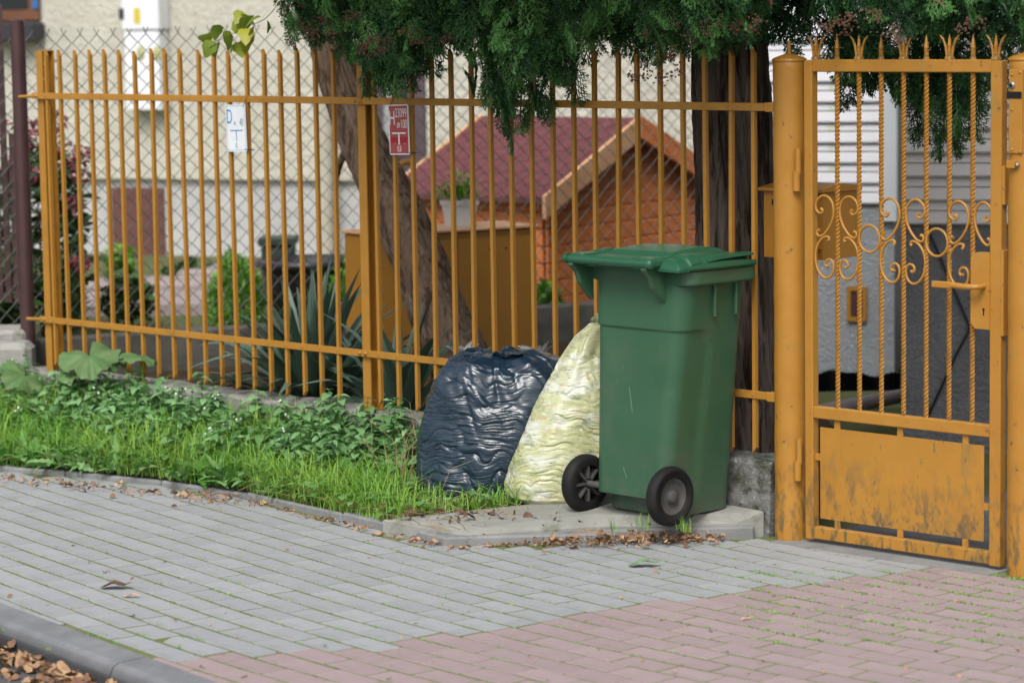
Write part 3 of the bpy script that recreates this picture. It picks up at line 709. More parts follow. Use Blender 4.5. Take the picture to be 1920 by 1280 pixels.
# ---- hydrant signs wired to the fence
def text_mesh(txt, size, narrow=.72):
    cu = bpy.data.curves.new('t', 'FONT'); cu.body = txt; cu.size = size; cu.align_x = 'CENTER'; cu.align_y = 'CENTER'
    ob = bpy.data.objects.new('t', cu); col.objects.link(ob)
    dg = bpy.context.evaluated_depsgraph_get(); me = bpy.data.meshes.new_from_object(ob.evaluated_get(dg))
    V = [((v.co.x)*narrow, v.co.y) for v in me.vertices]; fs_ = [tuple(p.vertices) for p in me.polygons]
    bpy.data.objects.remove(ob); return V, fs_
def sign(px0, py0, px1, py1, label, back, ink, items, stripes, border, tilt=0):
    sL, z1 = fpx(px0, py0, -.02); sR, z0 = fpx(px1, py1, -.02); wd = sL-sR; ht = z1-z0; cs_ = (sL+sR)/2; cz = (z0+z1)/2
    def fn(x, y, d):                                     # x to the right in sign units (-.5...5), y up, d towards street
        c, s = math.cos(tilt), math.sin(tilt); X = x*wd; Y = y*ht
        return FP(cs_-(c*X-s*Y), -.016-d, cz+s*X+c*Y)
    o = root('hydrant_sign', FP(cs_, -.016, z0), label, 'sign')
    def rr(k, r=.06, n=4):
        hx, hy = .5-k/wd, .5-k/ht; rx, ry = r*.125/wd, r*.125/ht*1.0; pts = []
        for qx, qy, a0 in ((hx-rx, hy-ry, 0), (-hx+rx, hy-ry, 90), (-hx+rx, -hy+ry, 180), (hx-rx, -hy+ry, 270)):
            for i in range(n+1):
                a = rad(a0+90*i/n); pts.append((qx+rx*math.cos(a), qy+ry*math.sin(a)))
        return pts
    mb = MB(); mb.prism(rr(0), (0, .003), fn); put('backing', mb, M[border[0]], o)
    if border[1]:
        mb = MB(); a = rr(.005); b = rr(.0065); n = len(a)
        if back == 'sign_red':
            mb.prism(rr(.005), (.0031, .0037), fn); put('face', mb, M[back], o)
        else:
            mb.add([fn(x, y, .0036) for x, y in a+b], [(i, (i+1) % n, n+(i+1) % n, n+i) for i in range(n)]); put('border', mb, M['ink_blue'], o)
    for (mt, x0, y0, x1, y1) in stripes:
        mb = MB(); d = .0042 if mt != 'sign_red2' else .0039
        mb.add([fn(x0, y0, d), fn(x1, y0, d), fn(x1, y1, d), fn(x0, y1, d)], [(0, 1, 2, 3)]); put('print', mb, M[mt], o)
    for (tx, x, y, size, nar, mt) in items:
        V_, f_ = text_mesh(tx, size, nar); mb = MB()
        mb.add([fn(x+vx/wd, y+vy/ht, .0044) for vx, vy in V_], f_); put('lettering', mb, M[mt], o, fixn=False)
    for (x, y) in ((-.44, .46), (.42, .46), (-.44, -.46), (.42, -.46)):
        mb = MB(); mb.lathe([(.003, 0), (0, .0012)], fn(x, y, .0037), 8, axes=(DV, np.array([0, 0, 1.]), -NV)); put('fixing_hole', mb, M['dark'], o)
    mb = MB(); x = -.40 if back == 'sign_red' else .42
    mb.tube([fn(x, .46, .004), fn(x+.03, .50, .002), fn(x+.10, .58, -.002), fn(x+.14, .66, .0), fn(x+.16, .68, -.02)], .0014, 6); put('tie_wire', mb, M['tie'], o)
    mb = MB(); mb.tube([fn(.42, -.46, .005), fn(.55, -.455, .0), fn(.68, -.46, -.004), fn(.66, -.475, -.02), fn(.5, -.48, -.01), fn(.42, -.47, .004)], .0016, 6); put('tie_wire', mb, M['tie'], o)
    return o
sign(728, 196, 767, 291, 'red plate reading H 23099 wired to the fence rail', 'sign_red', 'ink_white',
     [('H', -.31, .22, .082, .62, 'ink_white'), ('23099', .14, .325, .052, .52, 'ink_white'), ('ø', .0, .105, .042, .8, 'ink_white'), ('100', .27, .105, .050, .54, 'ink_white'), ('8,8', .0, -.385, .034, .58, 'ink_white')],
     [('sign_red2', -.40, -.265, .42, -.15), ('ink_white', -.34, -.085, .34, -.055), ('ink_white', -.035, -.30, .035, -.07), ('ink_white', -.2, -.285, -.18, -.265), ('ink_white', .27, -.285, .29, -.265)],
     ('ink_white', True), tilt=.03)
sign(423, 196, 462, 285, 'white plate with blue D and T marks wired to the fence rail', 'sign_white', 'ink_blue',
     [('D', -.31, .235, .088, .60, 'ink_blue'), ('ø', -.05, .11, .030, .8, 'ink_grey'), ('40', .29, .115, .046, .55, 'ink_grey'), ('8,', .0, -.375, .036, .6, 'ink_grey')],
     [('ink_blue', -.30, -.06, .34, -.04), ('ink_blue', -.012, -.275, .024, -.05), ('ink_grey', -.2, -.245, -.18, -.235), ('ink_grey', .28, -.245, .3, -.235)],
     ('sign_white', True), tilt=.035)

# ================================================================== HOUSE BEHIND
UPZ = np.array([0, 0, 1.0])
class Wall:
    """a vertical plane: through pixel (px,py) at distance Y, its horizontal lines running to the vanishing point at pixel column vx"""
    def __init__(s, px, py, Y, vx):
        s.p = aty(px, py, Y); d = ray(vx, Y_HOR - ROLL*(vx-960)); d = np.array([d[0], d[1], 0]); d /= np.linalg.norm(d)
        if d[0] < 0: d = -d
        s.d = d; s.n = np.array([d[1], -d[0], 0])        # n towards the camera
        if s.n[1] > 0: s.n = -s.n
    def px(s, x, y, out=0.0):
        q = on_plane(x, y, s.p + s.n*out, s.n); return float((q-s.p) @ s.d), float(q[2])
    def pt(s, a, out, z):
        q = s.p + s.d*a + s.n*out; return (q[0], q[1], z)
    def box(s, mb, a0, a1, o0, o1, z0, z1, b=0):
        f = lambda a, o, z: s.pt(a, o, z)
        if b: mb.cbox((a0, o0, z0), (a1, o1, z1), b, f)
        else: mb.box((a0, o0, z0), (a1, o1, z1), f)
HW = Wall(280, 100, 20.5, -12000)
house = root('cream_house', HW.pt(0, 0, 0), 'cream roughcast house with a grey base behind the chain link fence', 'house')
zpl = .5*(HW.px(170, 331)[1]+HW.px(620, 342)[1])
mb = MB(); HW.box(mb, -9, 7.5, -6, 0, zpl, 6.0); put('wall', mb, M['cream'], house)
mb = MB(); HW.box(mb, -9, 7.4, -6, -.05, -.1, zpl-.002); put('base_wall', mb, M['grey_stucco'], house)
mb = MB(); mb.prism([(.3, 6.0), (.3, 6.1), (-3, 8.2), (-6.3, 6.1), (-6.3, 6.0)], (-9.4, 7.9), lambda a, b, c: HW.pt(c, a, b)); put('roof', mb, M['shingle'], house)
a0, z1 = HW.px(203, 352); a1, z0 = HW.px(307, 524)
mb = MB(); HW.box(mb, a0, a1, -.06, -.03, z0, z1, .006); hd = put('cellar_door', mb, M['brown_door'], house)
for i in range(1, 4):
    mb = MB(); a = a0+(a1-a0)*i/4; HW.box(mb, a-.006, a+.006, -.031, -.027, z0+.03, z1-.03); put('door_batten', mb, M['brown_door'], hd)
a0, z1 = HW.px(700, 60); a1, z0 = HW.px(803, 410)
mb = MB(); HW.box(mb, a0, a1, -.04, .02, z0, z1+.5, .01); pd = put('front_door', mb, M['plum_door'], house)
mb = MB(); HW.box(mb, a0+.1, a1-.1, .021, .03, z0+.2, z1, .004); put('door_panel', mb, M['plum_door'], pd)
a, z = HW.px(622, 340)
mb = MB(); mb.tube([HW.pt(a, .09, .1), HW.pt(a, .09, 6.0)], .055, 12); put('downpipe', mb, M['pipe'], house)
a, z = HW.px(746, 340)
mb = MB(); mb.tube([HW.pt(a, .12, .1), HW.pt(a, .12, 6.0)], .04, 12); put('downpipe', mb, M['gpipe'], house)
# window, top left
a1, zs = HW.px(78, 40); 
win = MB(); HW.box(win, a1-1.35, a1, -.02, .03, zs, zs+1.25, .01); wo_ = put('window', win, M['brown_frame'], house)
for k in range(2):
    b0 = a1-1.35+.09+k*.66; mb = MB(); HW.box(mb, b0, b0+.51 if k == 0 else b0+.51, .031, .036, zs+.09, zs+1.15); put('pane', mb, M['glass'], wo_)
b0, _ = HW.px(66, 10); mb = MB(); HW.box(mb, b0, b0+.05, .037, .041, zs+.09, zs+1.15); put('blind', mb, M['blue_blind'], wo_)
mb = MB(); HW.box(mb, a1-1.42, a1+.03, 0, .17, zs-.14, zs-.01, .01); put('window_sill', mb, M['dark_sill'], house)
# meter boxes on the wall
a0, zt = HW.px(245, -80); a1, zm = HW.px(319, 58); _, zb = HW.px(285, 206)
mc = root('meter_box', HW.pt((a0+a1)/2, 0, zm), 'upper white meter box with a small yellow label on the cream wall', 'meter box')
mb = MB(); HW.box(mb, a0, a1, .005, .16, zm+.008, zm+.45, .008); put('casing', mb, M['white_box'], mc)
la, lz = HW.px(278, 26); mb = MB(); HW.box(mb, la-.025, la+.025, .161, .163, lz-.07, lz+.04); put('label', mb, M['yel_label'], mc)
la, lz = HW.px(249, 24); mb = MB(); HW.box(mb, la-.02, la+.02, .161, .168, lz-.05, lz+.03, .003); put('latch', mb, M['dark_sill'], mc)
mc = root('meter_box', HW.pt((a0+a1)/2, 0, zb), 'lower white meter box with two tan round windows on the cream wall', 'meter box')
mb = MB(); HW.box(mb, a0+.01, a1-.01, .005, .15, zb, zm, .008); put('casing', mb, M['white_box'], mc)
for x in (264, 295):
    la, lz = HW.px(x, 100, .15); mb = MB(); mb.lathe([(.0, .004), (.03, .004), (.034, 0)], HW.pt(la, .151, lz), 16, axes=(HW.d, UPZ*1.55, HW.n)); put('sight_glass', mb, M['tan'], mc)
# steps and path by the house
st = root('garden_steps', HW.pt(.3, 2, .1), 'low pinkish concrete steps beside the cellar door', 'steps')
for (x0, x1, yt, Yf, dp) in ((330, 470, 508, 17.6, .5), (150, 450, 531, 17.0, .5), (120, 480, 566, 16.3, .7)):
    q0 = aty(x0, yt, Yf); q1 = aty(x1, yt, Yf); z = q0[2]
    mb = MB(); mb.cbox((q0[0], Yf, 0), (q1[0], Yf+dp, (q0[2]+q1[2])/2), .015); put('step', mb, M['steps'], st)

# ================================================================== CLAD BUILDING BEHIND THE GATE
GL = Wall(1560, 382, 15.2, -18000); GR = Wall(1780, 421, 12.95, -18000)
gar = root('clad_building', GL.pt(.5, 0, 0), 'grey building with horizontal plastic siding seen through the gate', 'building')
def board_mesh(L, h, m):
    mb = MB(); prof = [(0, 0), (.018, .002), (.021, .010), (.006, h*.55), (.004, h*.6), (.011, h*.63), (.001, h*1.02), (0, h*1.02)]
    mb.prism([(b, c) for b, c in prof], (0, L), lambda a, b, c: (c, -a, b)); me = mb.mesh('siding_board'); fix_normals(me); me.materials.append(m); return me
for W_, x0, x1, yb, pitch, m, ml in ((GL, 1380, 1655, 382, .1079, 'siding', 'blue_stucco'), (GR, 1692, 1990, 421, .1083, 'siding_shaded', 'dark_stucco')):
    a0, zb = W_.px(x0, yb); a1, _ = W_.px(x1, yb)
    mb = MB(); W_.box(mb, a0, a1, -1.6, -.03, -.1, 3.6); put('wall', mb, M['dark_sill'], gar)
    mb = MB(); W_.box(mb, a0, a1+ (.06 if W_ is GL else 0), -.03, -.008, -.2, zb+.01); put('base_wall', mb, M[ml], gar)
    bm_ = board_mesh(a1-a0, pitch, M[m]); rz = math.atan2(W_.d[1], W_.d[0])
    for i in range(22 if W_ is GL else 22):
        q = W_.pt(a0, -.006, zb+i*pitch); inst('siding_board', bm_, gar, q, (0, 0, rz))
a0, zb = GL.px(1655, 415); a1, _ = GL.px(1683, 415)
mb = MB(); GL.box(mb, a0, a1, -.02, .03, zb, 3.6, .004); put('corner_trim', mb, M['trim'], gar)
a0, z1 = GL.px(1588, 537); a1, z0 = GL.px(1625, 602)
mb = MB()
for (b0, b1, c0, c1) in ((a0, a1, z0, z0+.022), (a0, a1, z1-.022, z1), (a0, a0+.022, z0+.022, z1-.022), (a1-.022, a1, z0+.022, z1-.022)): GL.box(mb, b0, b1, -.007, .012, c0, c1)
vt = put('air_vent', mb, M['paint_box'], gar)
mb = MB(); GL.box(mb, a0+.02, a1-.02, -.006, -.002, z0+.02, z1-.02); put('vent_backing', mb, M['brown_fence'], vt)
for i in range(4):
    a = a0+.032+(a1-a0-.064)*i/3; mb = MB(); GL.box(mb, a-.004, a+.004, -.002, .007, z0+.02, z1-.02); put('vent_slat', mb, M['brown_door'], vt)
cab = MB(); cab.tube([GR.pt(*((lambda q: (q[0], .004, q[1]))(GR.px(x, y)))) for x, y in ((1738, 425), (1760, 475), (1790, 545), (1816, 606), (1818, 618), (1795, 660), (1770, 715), (1742, 775), (1735, 800))], .006, 6)
tag(put('wall_cable', cab, M['black']), 'thin black cable kinked across the dark grey base wall', 'cable')
# dimpled membrane and kerb at the foot of the wall
mb = MB(); P = []; xs = np.linspace(1490, 1688, 60)
for x in xs:
    q = aty(x, 700, 14.3); zt = q[2] + .012*math.sin(x*.045) + .006*math.sin(x*.11)
    P += [(q[0], 14.3+.012*math.sin(x*.9), -.03), (q[0], 14.3+.012*math.sin(x*.9), zt), (q[0], 14.33+.012*math.sin(x*.9), zt), (q[0], 14.33, -.03)]
mb.add(P, [(i*4+j, i*4+j+1, (i+1)*4+j+1, (i+1)*4+j) for i in range(59) for j in range(3)])
tag(put('foundation_membrane', mb, M['black'], fixn=False), 'black wavy foundation membrane at the foot of the pale wall', 'membrane')
mb = MB(); q0, q1 = aty(1480, 775, 13.2), aty(1720, 757, 13.9)
mb.tube([(q0[0], q0[1], .0), (q1[0], q1[1], .01)], .035, 10); tag(put('drain_pipe', mb, M['steps']), 'dull pinkish pipe lying below the black membrane', 'pipe')
# letter box behind the gate post
lb = root('letter_box', FP(-.05, .2, .8), 'mustard steel letter box with a sloped lid hung behind the round gate post', 'letter box')
TB = .16
s1_, zt_ = fpx(1543, 362, TB); s0_, _ = fpx(1432, 348, TB); _, zb_ = fpx(1543, 488, TB)
mb = MB(); mb.prism([(TB, zb_), (TB+.2, zb_+.0), (TB+.2, zt_+.0), (TB, zt_)], (s1_, s0_), lambda a, b, c: FP(c, a, b)); put('body', mb, M['mailbox'], lb)
mb = MB(); mb.prism([(TB-.02, zt_+.002), (TB+.215, zt_+.002), (TB+.215, zt_+.014), (TB+.1, zt_+.03), (TB-.02, zt_+.012)], (s1_-.012, s0_+.012), lambda a, b, c: FP(c, a, b)); put('lid', mb, M['mailbox'], lb)
mb = MB(); mb.box((s1_+.04, TB-.004, zt_-.05), (s0_-.04, TB-.001, zt_-.03), FP); put('slot', mb, M['dark'], lb)
mb = MB(); mb.box((-.02, .058, zb_+.04), (.02, TB, zb_+.08), FP); put('bracket', mb, M['mailbox'], lb)

# ================================================================== RETAINING WALL + CHAIN LINK
wz = .33
def WP(a, o, z): p = WL[:2] + WD*a + WN*o; return np.array([p[0], p[1], z])
mb = MB(); mb.cbox((-1.2, 0, .0), (3.75, .12, wz), .008, WP)
tag(put('retaining_wall', mb, M['retaining']), 'low dark concrete retaining wall under the chain link fence', 'wall')
clf = root('chain_link_fence', WP(1, .06, wz), 'galvanised chain link fence standing on the dark retaining wall', 'fence')
zt = aty(250, 62, float(WP(0.1, .06, 0)[1]))[2]; dx, dz = .0425, .0425
wires = MB()
ncol = int(4.6/dx); nrow = int((zt-wz)/dz)
for i in range(ncol):
    a = -1.1 + i*dx; path = []
    ph = i % 2
    for j in range(nrow+1):
        aa = a + (dx if (j+ph) % 2 else 0)*.98
        path.append(WP(aa + .0015*math.sin(i*3.1+j), .06 + .002*((j+ph) % 2), wz + .01 + j*dz))
    if i % 2 == 0 or True:
        tip = path[-1]; d_ = -1 if (nrow+ph) % 2 else 1
        path.append(tip + np.array([WD[0]*.014*d_, WD[1]*.014*d_, .028 + .006*math.sin(i*1.7)]))
    wires.tube(path, .0028, 4, smooth=False)
wo2 = put('wire_mesh', wires, M['wire'], clf, fixn=False); wo2['kind'] = 'stuff'
for a in (-.85, 1.42):
    mb = MB(); mb.tube([WP(a, .085, wz-.02), WP(a, .085, zt+.02)], .019, 12); put('post', mb, M['gpipe'], clf)

# ---- neighbour's dark brown fence, far left
nf = root('brown_fence', aty(30, 640, 13.9), 'dark brown steel fence on a concrete base beside the mustard end post', 'fence')
q0 = aty(42, 40, 13.75); q1 = aty(53, 632, 13.75)
mb = MB(); mb.tube([(q1[0], 13.75, q1[2]-.1), (q1[0], 13.75, q0[2])], .036, 20); mb.lathe([(.037, 0), (.03, .008), (0, .014)], (q1[0], 13.75, q0[2]), 20); put('post', mb, M['brown_fence'], nf)
for i, (x, yb) in enumerate(((33, 570), (17, 568), (1, 565), (-15, 565), (-31, 560), *((-31-16*k, 560) for k in range(1, 26)))):
    q1 = aty(x, yb, 14.0); q0 = aty(x-14, -40, 14.0)
    if i in (0, 2, 4) or True:
        zt2 = 1.98 if i % 2 else 1.35
        mb = MB(); mb.cbox((q1[0]-.016, 14.0, q1[2]), (q1[0]+.016, 14.012, zt2), .002); put('pale', mb, M['brown_fence'], nf)
for z in (1.15, .62):
    mb = MB(); mb.box((-2.9, 14.013, z-.02), (aty(45, 500, 14.0)[0], 14.035, z+.02)); put('rail', mb, M['brown_fence'], nf)
mb = MB(); q = aty(62, 610, 13.9); mb.cbox((q[0]-1.4, 13.7, -.02), (q[0], 13.98, q[2]), .02); put('base', mb, M['concrete_n'], nf)
mb = MB(); q = aty(66, 640, 13.6); mb.cbox((q[0]-1.3, 13.52, -.02), (q[0]-.01, 13.69, q[2]), .03); put('base', mb, M['concrete_n'], nf)

# ================================================================== GAS CABINET, PIPE, POT
GC = Wall(850, 419, 13.5, 10200)
a0, _ = GC.px(703, 425); a1, ztc = GC.px(1001, 414)
gc = root('gas_cabinet', GC.pt((a0+a1)/2, -.15, .1), 'mustard sheet steel gas cabinet behind the leaning trunk', 'cabinet')
mb = MB(); GC.box(mb, a0, a1, -.32, 0, .1, ztc-.035, .004); put('body', mb, M['paint_box'], gc)
am = (a0+a1)/2
for b0, b1 in ((a0+.015, am-.002), (am+.002, a1-.015)):
    mb = MB(); GC.box(mb, b0, b1, .001, .012, .14, ztc-.06, .003); put('door', mb, M['paint_box'], gc)
mb = MB(); GC.box(mb, a0-.015, a1+.015, -.335, .03, ztc-.03, ztc-.018, .002); put('lid', mb, M['rake'], gc)
for x, y in ((917, 467), (946, 465)):
    la, lz = GC.px(x, y); mb = MB(); mb.lathe([(.006, 0), (0, .002)], GC.pt(la, .0125, lz), 8, axes=(GC.d, UPZ, GC.n)); put('vent_hole', mb, M['dark'], gc)
la, lz = GC.px(820, 312); lb_, _ = GC.px(850, 312)
mb = MB(); mb.tube([GC.pt(la, -.38, .1), GC.pt(la, -.38, lz-.02), GC.pt(la+.004, -.38, lz-.004), GC.pt(la+.018, -.38, lz+.003), GC.pt(la+.085, -.38, lz+.003)], .016, 12)
gpi = put('gas_pipe', mb, M['paint'])
tag(gpi, 'bent mustard gas pipe rising behind the gas cabinet', 'pipe')
pa, _ = GC.px(862, 420, -.12); zc = ztc-.017
pot = root('flower_pot', GC.pt(pa, -.12, zc), 'white square plastic pot on top of the gas cabinet', 'pot')
mb = MB(); hw0, hw1, hh = .050, .066, .125
def potfn(x, y, z):
    k = hw0+(hw1-hw0)*(z/hh); return GC.pt(pa+x*k, -.12+y*k, zc+z)
mb.cbox((-1, -1, 0), (1, 1, hh-.02), .004, potfn); put('body', mb, M['pot_white'], pot)
mb = MB(); mb.cbox((-1.08, -1.08, hh-.021), (1.08, 1.08, hh), .004, potfn); put('rim', mb, M['pot_white'], pot)

# ================================================================== PLAYHOUSE
PHc = aty(1020, 372, 16.0)                                # near corner under the eave
ph_a = rad(45); PU = np.array([-math.sin(rad(52)), math.cos(rad(52))]); PG = np.array([math.cos(rad(40)), math.sin(rad(40))])
PG = np.array([PU[1], -PU[0]]) * 1.0                      # gable direction (to the right, away)
PU = np.array([-math.sin(rad(50)), math.cos(rad(50))]); PG = np.array([math.cos(rad(50)), math.sin(rad(50))])
PLN, PGW = .98, 1.50; ze = float(PHc[2])+.02; zr = float(aty(1190, 240, 16.45)[2])
def HP(u, g, z): p = PHc[:2] + PU*u + PG*g; return np.array([p[0], p[1], z])
ph = root('playhouse', HP(.6, .7, yard_z), 'small orange timber playhouse with a dark red shingle roof', 'playhouse')
zb = yard_z
nb = 7; bh = (ze-zb)/nb
for i in range(nb):
    mb = MB(); mb.cbox((0, -.022, zb+i*bh+.002), (PLN, 0, zb+(i+1)*bh-.002), .006, HP); put('wall_board', mb, M['orange_wood'], ph)
    mb = MB(); mb.cbox((-.022, 0, zb+i*bh+.002), (0, PGW, zb+(i+1)*bh-.002), .006, HP); put('wall_board', mb, M['orange_wood'], ph)
mb = MB(); mb.box((.0, .0, zb), (PLN, PGW, ze), HP); put('core', mb, M['brown_door'], ph)
k = 5
for i in range(k):                                        # gable boards
    z0 = ze+(zr-ze)*i/k; z1 = ze+(zr-ze)*(i+1)/k-.004; g0 = PGW/2*(i/k); g1 = PGW/2*((i+1)/k)
    mb = MB(); mb.prism([(g0, z0), (PGW-g0, z0), (PGW-g1-.004, z1), (g1+.004, z1)], (-.02, .0), lambda a, b, c: HP(c, a, b)); put('gable_board', mb, M['orange_wood'], ph)
ov, ovg = .10, .13                                        # roof overhang
sl = (zr-ze)/(PGW/2)
for side in (0, 1):
    mb = MB(); P = []
    for g, dz in ((-ovg, 0), (PGW/2, 0), (PGW/2, .03), (-ovg, .03)):
        gg = g if side == 0 else PGW-g; zz_ = ze+sl*g+dz+.02
        P.append((gg, zz_))
    mb.prism(P, (-ov, PLN+ov), lambda a, b, c: HP(c, a, b)); rf = put('roof_slope', mb, M['brown_door'], ph)
    if side == 0:
        nr, nc = 7, 10; Lr = math.hypot(PGW/2+ovg, sl*(PGW/2+ovg)); cu_, su_ = (PGW/2+ovg)/Lr, sl*(PGW/2+ovg)/Lr
        for r in range(nr):
            for c in range(nc+1):
                wdt = (PLN+2*ov)/nc; u0 = -ov+c*wdt-(r % 2)*wdt/2; u1 = min(u0+wdt-.006, PLN+ov); u0 = max(u0, -ov)
                if u1-u0 < .02: continue
                l0 = r*Lr/nr; l1 = (r+1)*Lr/nr+.01
                def sh(u, l, d): return HP(u, -ovg+l*cu_-d*su_, ze+sl*(-ovg)+.051+l*su_+d*cu_)
                cut = min(.03, (u1-u0)/3)
                q = [(u0+cut, l0), (u1-cut, l0), (u1, l0+.03), (u1, l1), (u0, l1), (u0, l0+.03)]
                mb = MB(); n = 6
                mb.add([sh(u, l, .0035 if l < l0+.06 else .001) for u, l in q]+[sh(u, l, 0) for u, l in q], [tuple(range(n))]+[(i, i+n, (i+1) % n+n, (i+1) % n) for i in range(n)])
                put('shingle', mb, M['shingle'], rf)
    mb = MB(); P = []
    for g, dz in ((-ovg-.01, -.06), (PGW/2, -.06), (PGW/2, .068), (-ovg-.01, .068)):
        gg = g if side == 0 else PGW-g; P.append((gg, ze+sl*g+dz+.0))
    mb.prism(P, (-ov-.026, -ov-.002), lambda a, b, c: HP(c, a, b)); put('barge_board', mb, M['rake' if side == 0 else 'orange_wood'], ph)
    if side == 0:
        mb = MB(); P = [(g, ze+sl*g+dz) for g, dz in ((-ovg-.01, -.05), (PGW/2, -.05), (PGW/2, .062), (-ovg-.01, .062))]
        mb.prism(P, (PLN+ov+.002, PLN+ov+.026), lambda a, b, c: HP(c, a, b)); put('barge_board', mb, M['rake'], ph)

# ================================================================== BIN
wl_ = atz(1097, 905, SLAB_Z+.108); wr_ = atz(1256, 930, SLAB_Z+.108)
BU = (wr_-wl_)[:2]; track = np.linalg.norm(BU); BU /= track; BV = np.array([-BU[1], BU[0]])       # BV away, towards the fence
if BV[1] < 0: BV = -BV
BC = (wl_[:2]+wr_[:2])/2; BZ = SLAB_Z+.004
def BP(u, v, z): p = BC + BU*u + BV*v; return np.array([p[0], p[1], BZ+z])
bu3, bv3 = np.array([*BU, 0]), np.array([*BV, 0])
binr = root('wheelie_bin', BP(0, .2, 0), 'green two-wheeled plastic bin with closed lid on the concrete slab', 'bin')
def rrect(u0, u1, v0, v1, r, n=10, m_=14):
    """rounded rectangle as an evenly sampled loop, starting at the back-left going right along the back"""
    pts = []
    for (cu, cv, a0) in ((u1-r, v0+r, -90), (u1-r, v1-r, 0), (u0+r, v1-r, 90), (u0+r, v0+r, 180)):
        seg = [(cu+r*math.cos(rad(a0+90*i/n)), cv+r*math.sin(rad(a0+90*i/n))) for i in range(n+1)]
        if pts:
            p = pts[-1]; pts += [(p[0]+(seg[0][0]-p[0])*i/m_, p[1]+(seg[0][1]-p[1])*i/m_) for i in range(1, m_)]
        pts += seg
    p = pts[-1]; q = pts[0]; pts += [(p[0]+(q[0]-p[0])*i/(m_*2), p[1]+(q[1]-p[1])*i/(m_*2)) for i in range(1, m_*2)]
    return pts
BH = .908
def sect(z):
    k = z/BH; return (-.152-.034*k, .200+.092*k, -.036+.050*k, .338+.012*k, .050+.016*k)
NZ = 230; loops = []
for i in range(NZ+1):
    z = .02 + (BH-.02)*i/NZ; u0, u1, v0, v1, r = sect(z); L = rrect(u0, u1, v0, v1, r); cen = np.array([0, (v0+v1)/2]); row = []
    for (u, v) in L:
        ins = 0.0
        d = np.array([u, v])-cen; d /= np.linalg.norm(d)
        # lower back recess that wraps on to the right side
        edge = min((.695-z)/.004, 1); 
        lim_v = v0+.16
        if v < lim_v+.02: 
            m_v = min(1, max(0, (lim_v+.01-v)/.012)); cr = max(0, (z-.62))
            if cr > 0 and v > lim_v-.07:                   # rounded top corner
                rr_ = math.hypot((v-(lim_v-.07)), cr); m_v = min(m_v, max(0, min(1, (.078-rr_)/.010)))
            ins = .008*max(0, min(1, edge))*m_v if z > .16 else .008*m_v
        if z < .082 and v < v0+.11: v = v0+.075+(v-v0)*.32; u *= .93
        row.append(BP(u-d[0]*ins, v-d[1]*ins, z))
    loops.append(row)
n = len(loops[0]); vv = [p for r_ in loops for p in r_]
mb = MB(); mb.add(vv, [(i*n+j, i*n+(j+1) % n, (i+1)*n+(j+1) % n, (i+1)*n+j) for i in range(NZ) for j in range(n)], True)
mb.add(loops[0], [tuple(range(n))[::-1]]); body = put('body', mb, M['green'], binr)
for (u_, z0_, z1_, du) in ((-.06, .60, .66, .012), (.02, .34, .48, .03), (.06, .55, .585, .006), (-.12, .42, .62, .01), (.10, .28, .33, -.01), (.0, .15, .19, .02)):
    def bk_(u, z): return BP(u, sect(z)[2]+.0078, z)
    mb = MB(); w_ = .0009; mb.add([bk_(u_-w_, z1_), bk_(u_+w_, z1_), bk_(u_+du+w_, z0_), bk_(u_+du-w_, z0_)], [(0, 1, 2, 3)]); put('scratch', mb, M['scuff'], body, fixn=False)
# dark skirt under the back edge, towards the slab
mb = MB(); L0 = rrect(-.16, .16, .075, .32, .05, 6, 6); vv = [BP(u, v, -.003) for u, v in L0]+[BP(u*1.08, v, .03) for u, v in L0]; n = len(L0)
mb.add(vv, [(j, (j+1) % n, n+(j+1) % n, n+j) for j in range(n)]+[tuple(range(n))[::-1]]); put('base', mb, M['green'], binr)
# rim collar (sides + front) with a lip that juts out at the front
mb = MB(); u0, u1, v0, v1, r = sect(BH)
outer = rrect(u0-.024, u1+.030, v0-.004, v1+.018, .05, 8, 8); inner = rrect(u0-.002, u1+.002, v0+.004, v1+.002, .05, 8, 8); n = len(outer)
def ring_loft(levels):
    vv = [BP(u, v, z) for lp, z in levels for (u, v) in lp]; k = len(levels)
    return vv, [(i*n+j, i*n+(j+1) % n, (i+1)*n+(j+1) % n, (i+1)*n+j) for i in range(k-1) for j in range(n)]
def lerp(a, b, k): return [(p[0]+(q[0]-p[0])*k, p[1]+(q[1]-p[1])*k) for p, q in zip(a, b)]
vv, ff = ring_loft([(inner, BH-.055), (lerp(inner, outer, .9), BH-.048), (outer, BH-.042), (outer, BH-.006), (lerp(inner, outer, .95), BH), (inner, BH)])
mb.add(vv, ff, False); put('rim', mb, M['green'], binr)
# gussets under the lip and the ribs on the side
for (u, vA) in ((u1*.5, v1), (-u1*.5, v1)):
    mb = MB(); mb.prism([(v1-.002, BH-.05), (v1+.015, BH-.05), (v1-.003, BH-.125)], (u-.004, u+.004), lambda a, b, c: BP(c, a, b)); put('gusset', mb, M['green'], binr)
for v in (.16, .27):
    mb = MB(); mb.cbox((u1-.005, v-.005, BH-.17), (u1+.009, v+.005, BH-.05), .003, lambda a, b, c: BP(a - .003*(BH-c)/.17, b, c)); put('rib', mb, M['green'], binr)
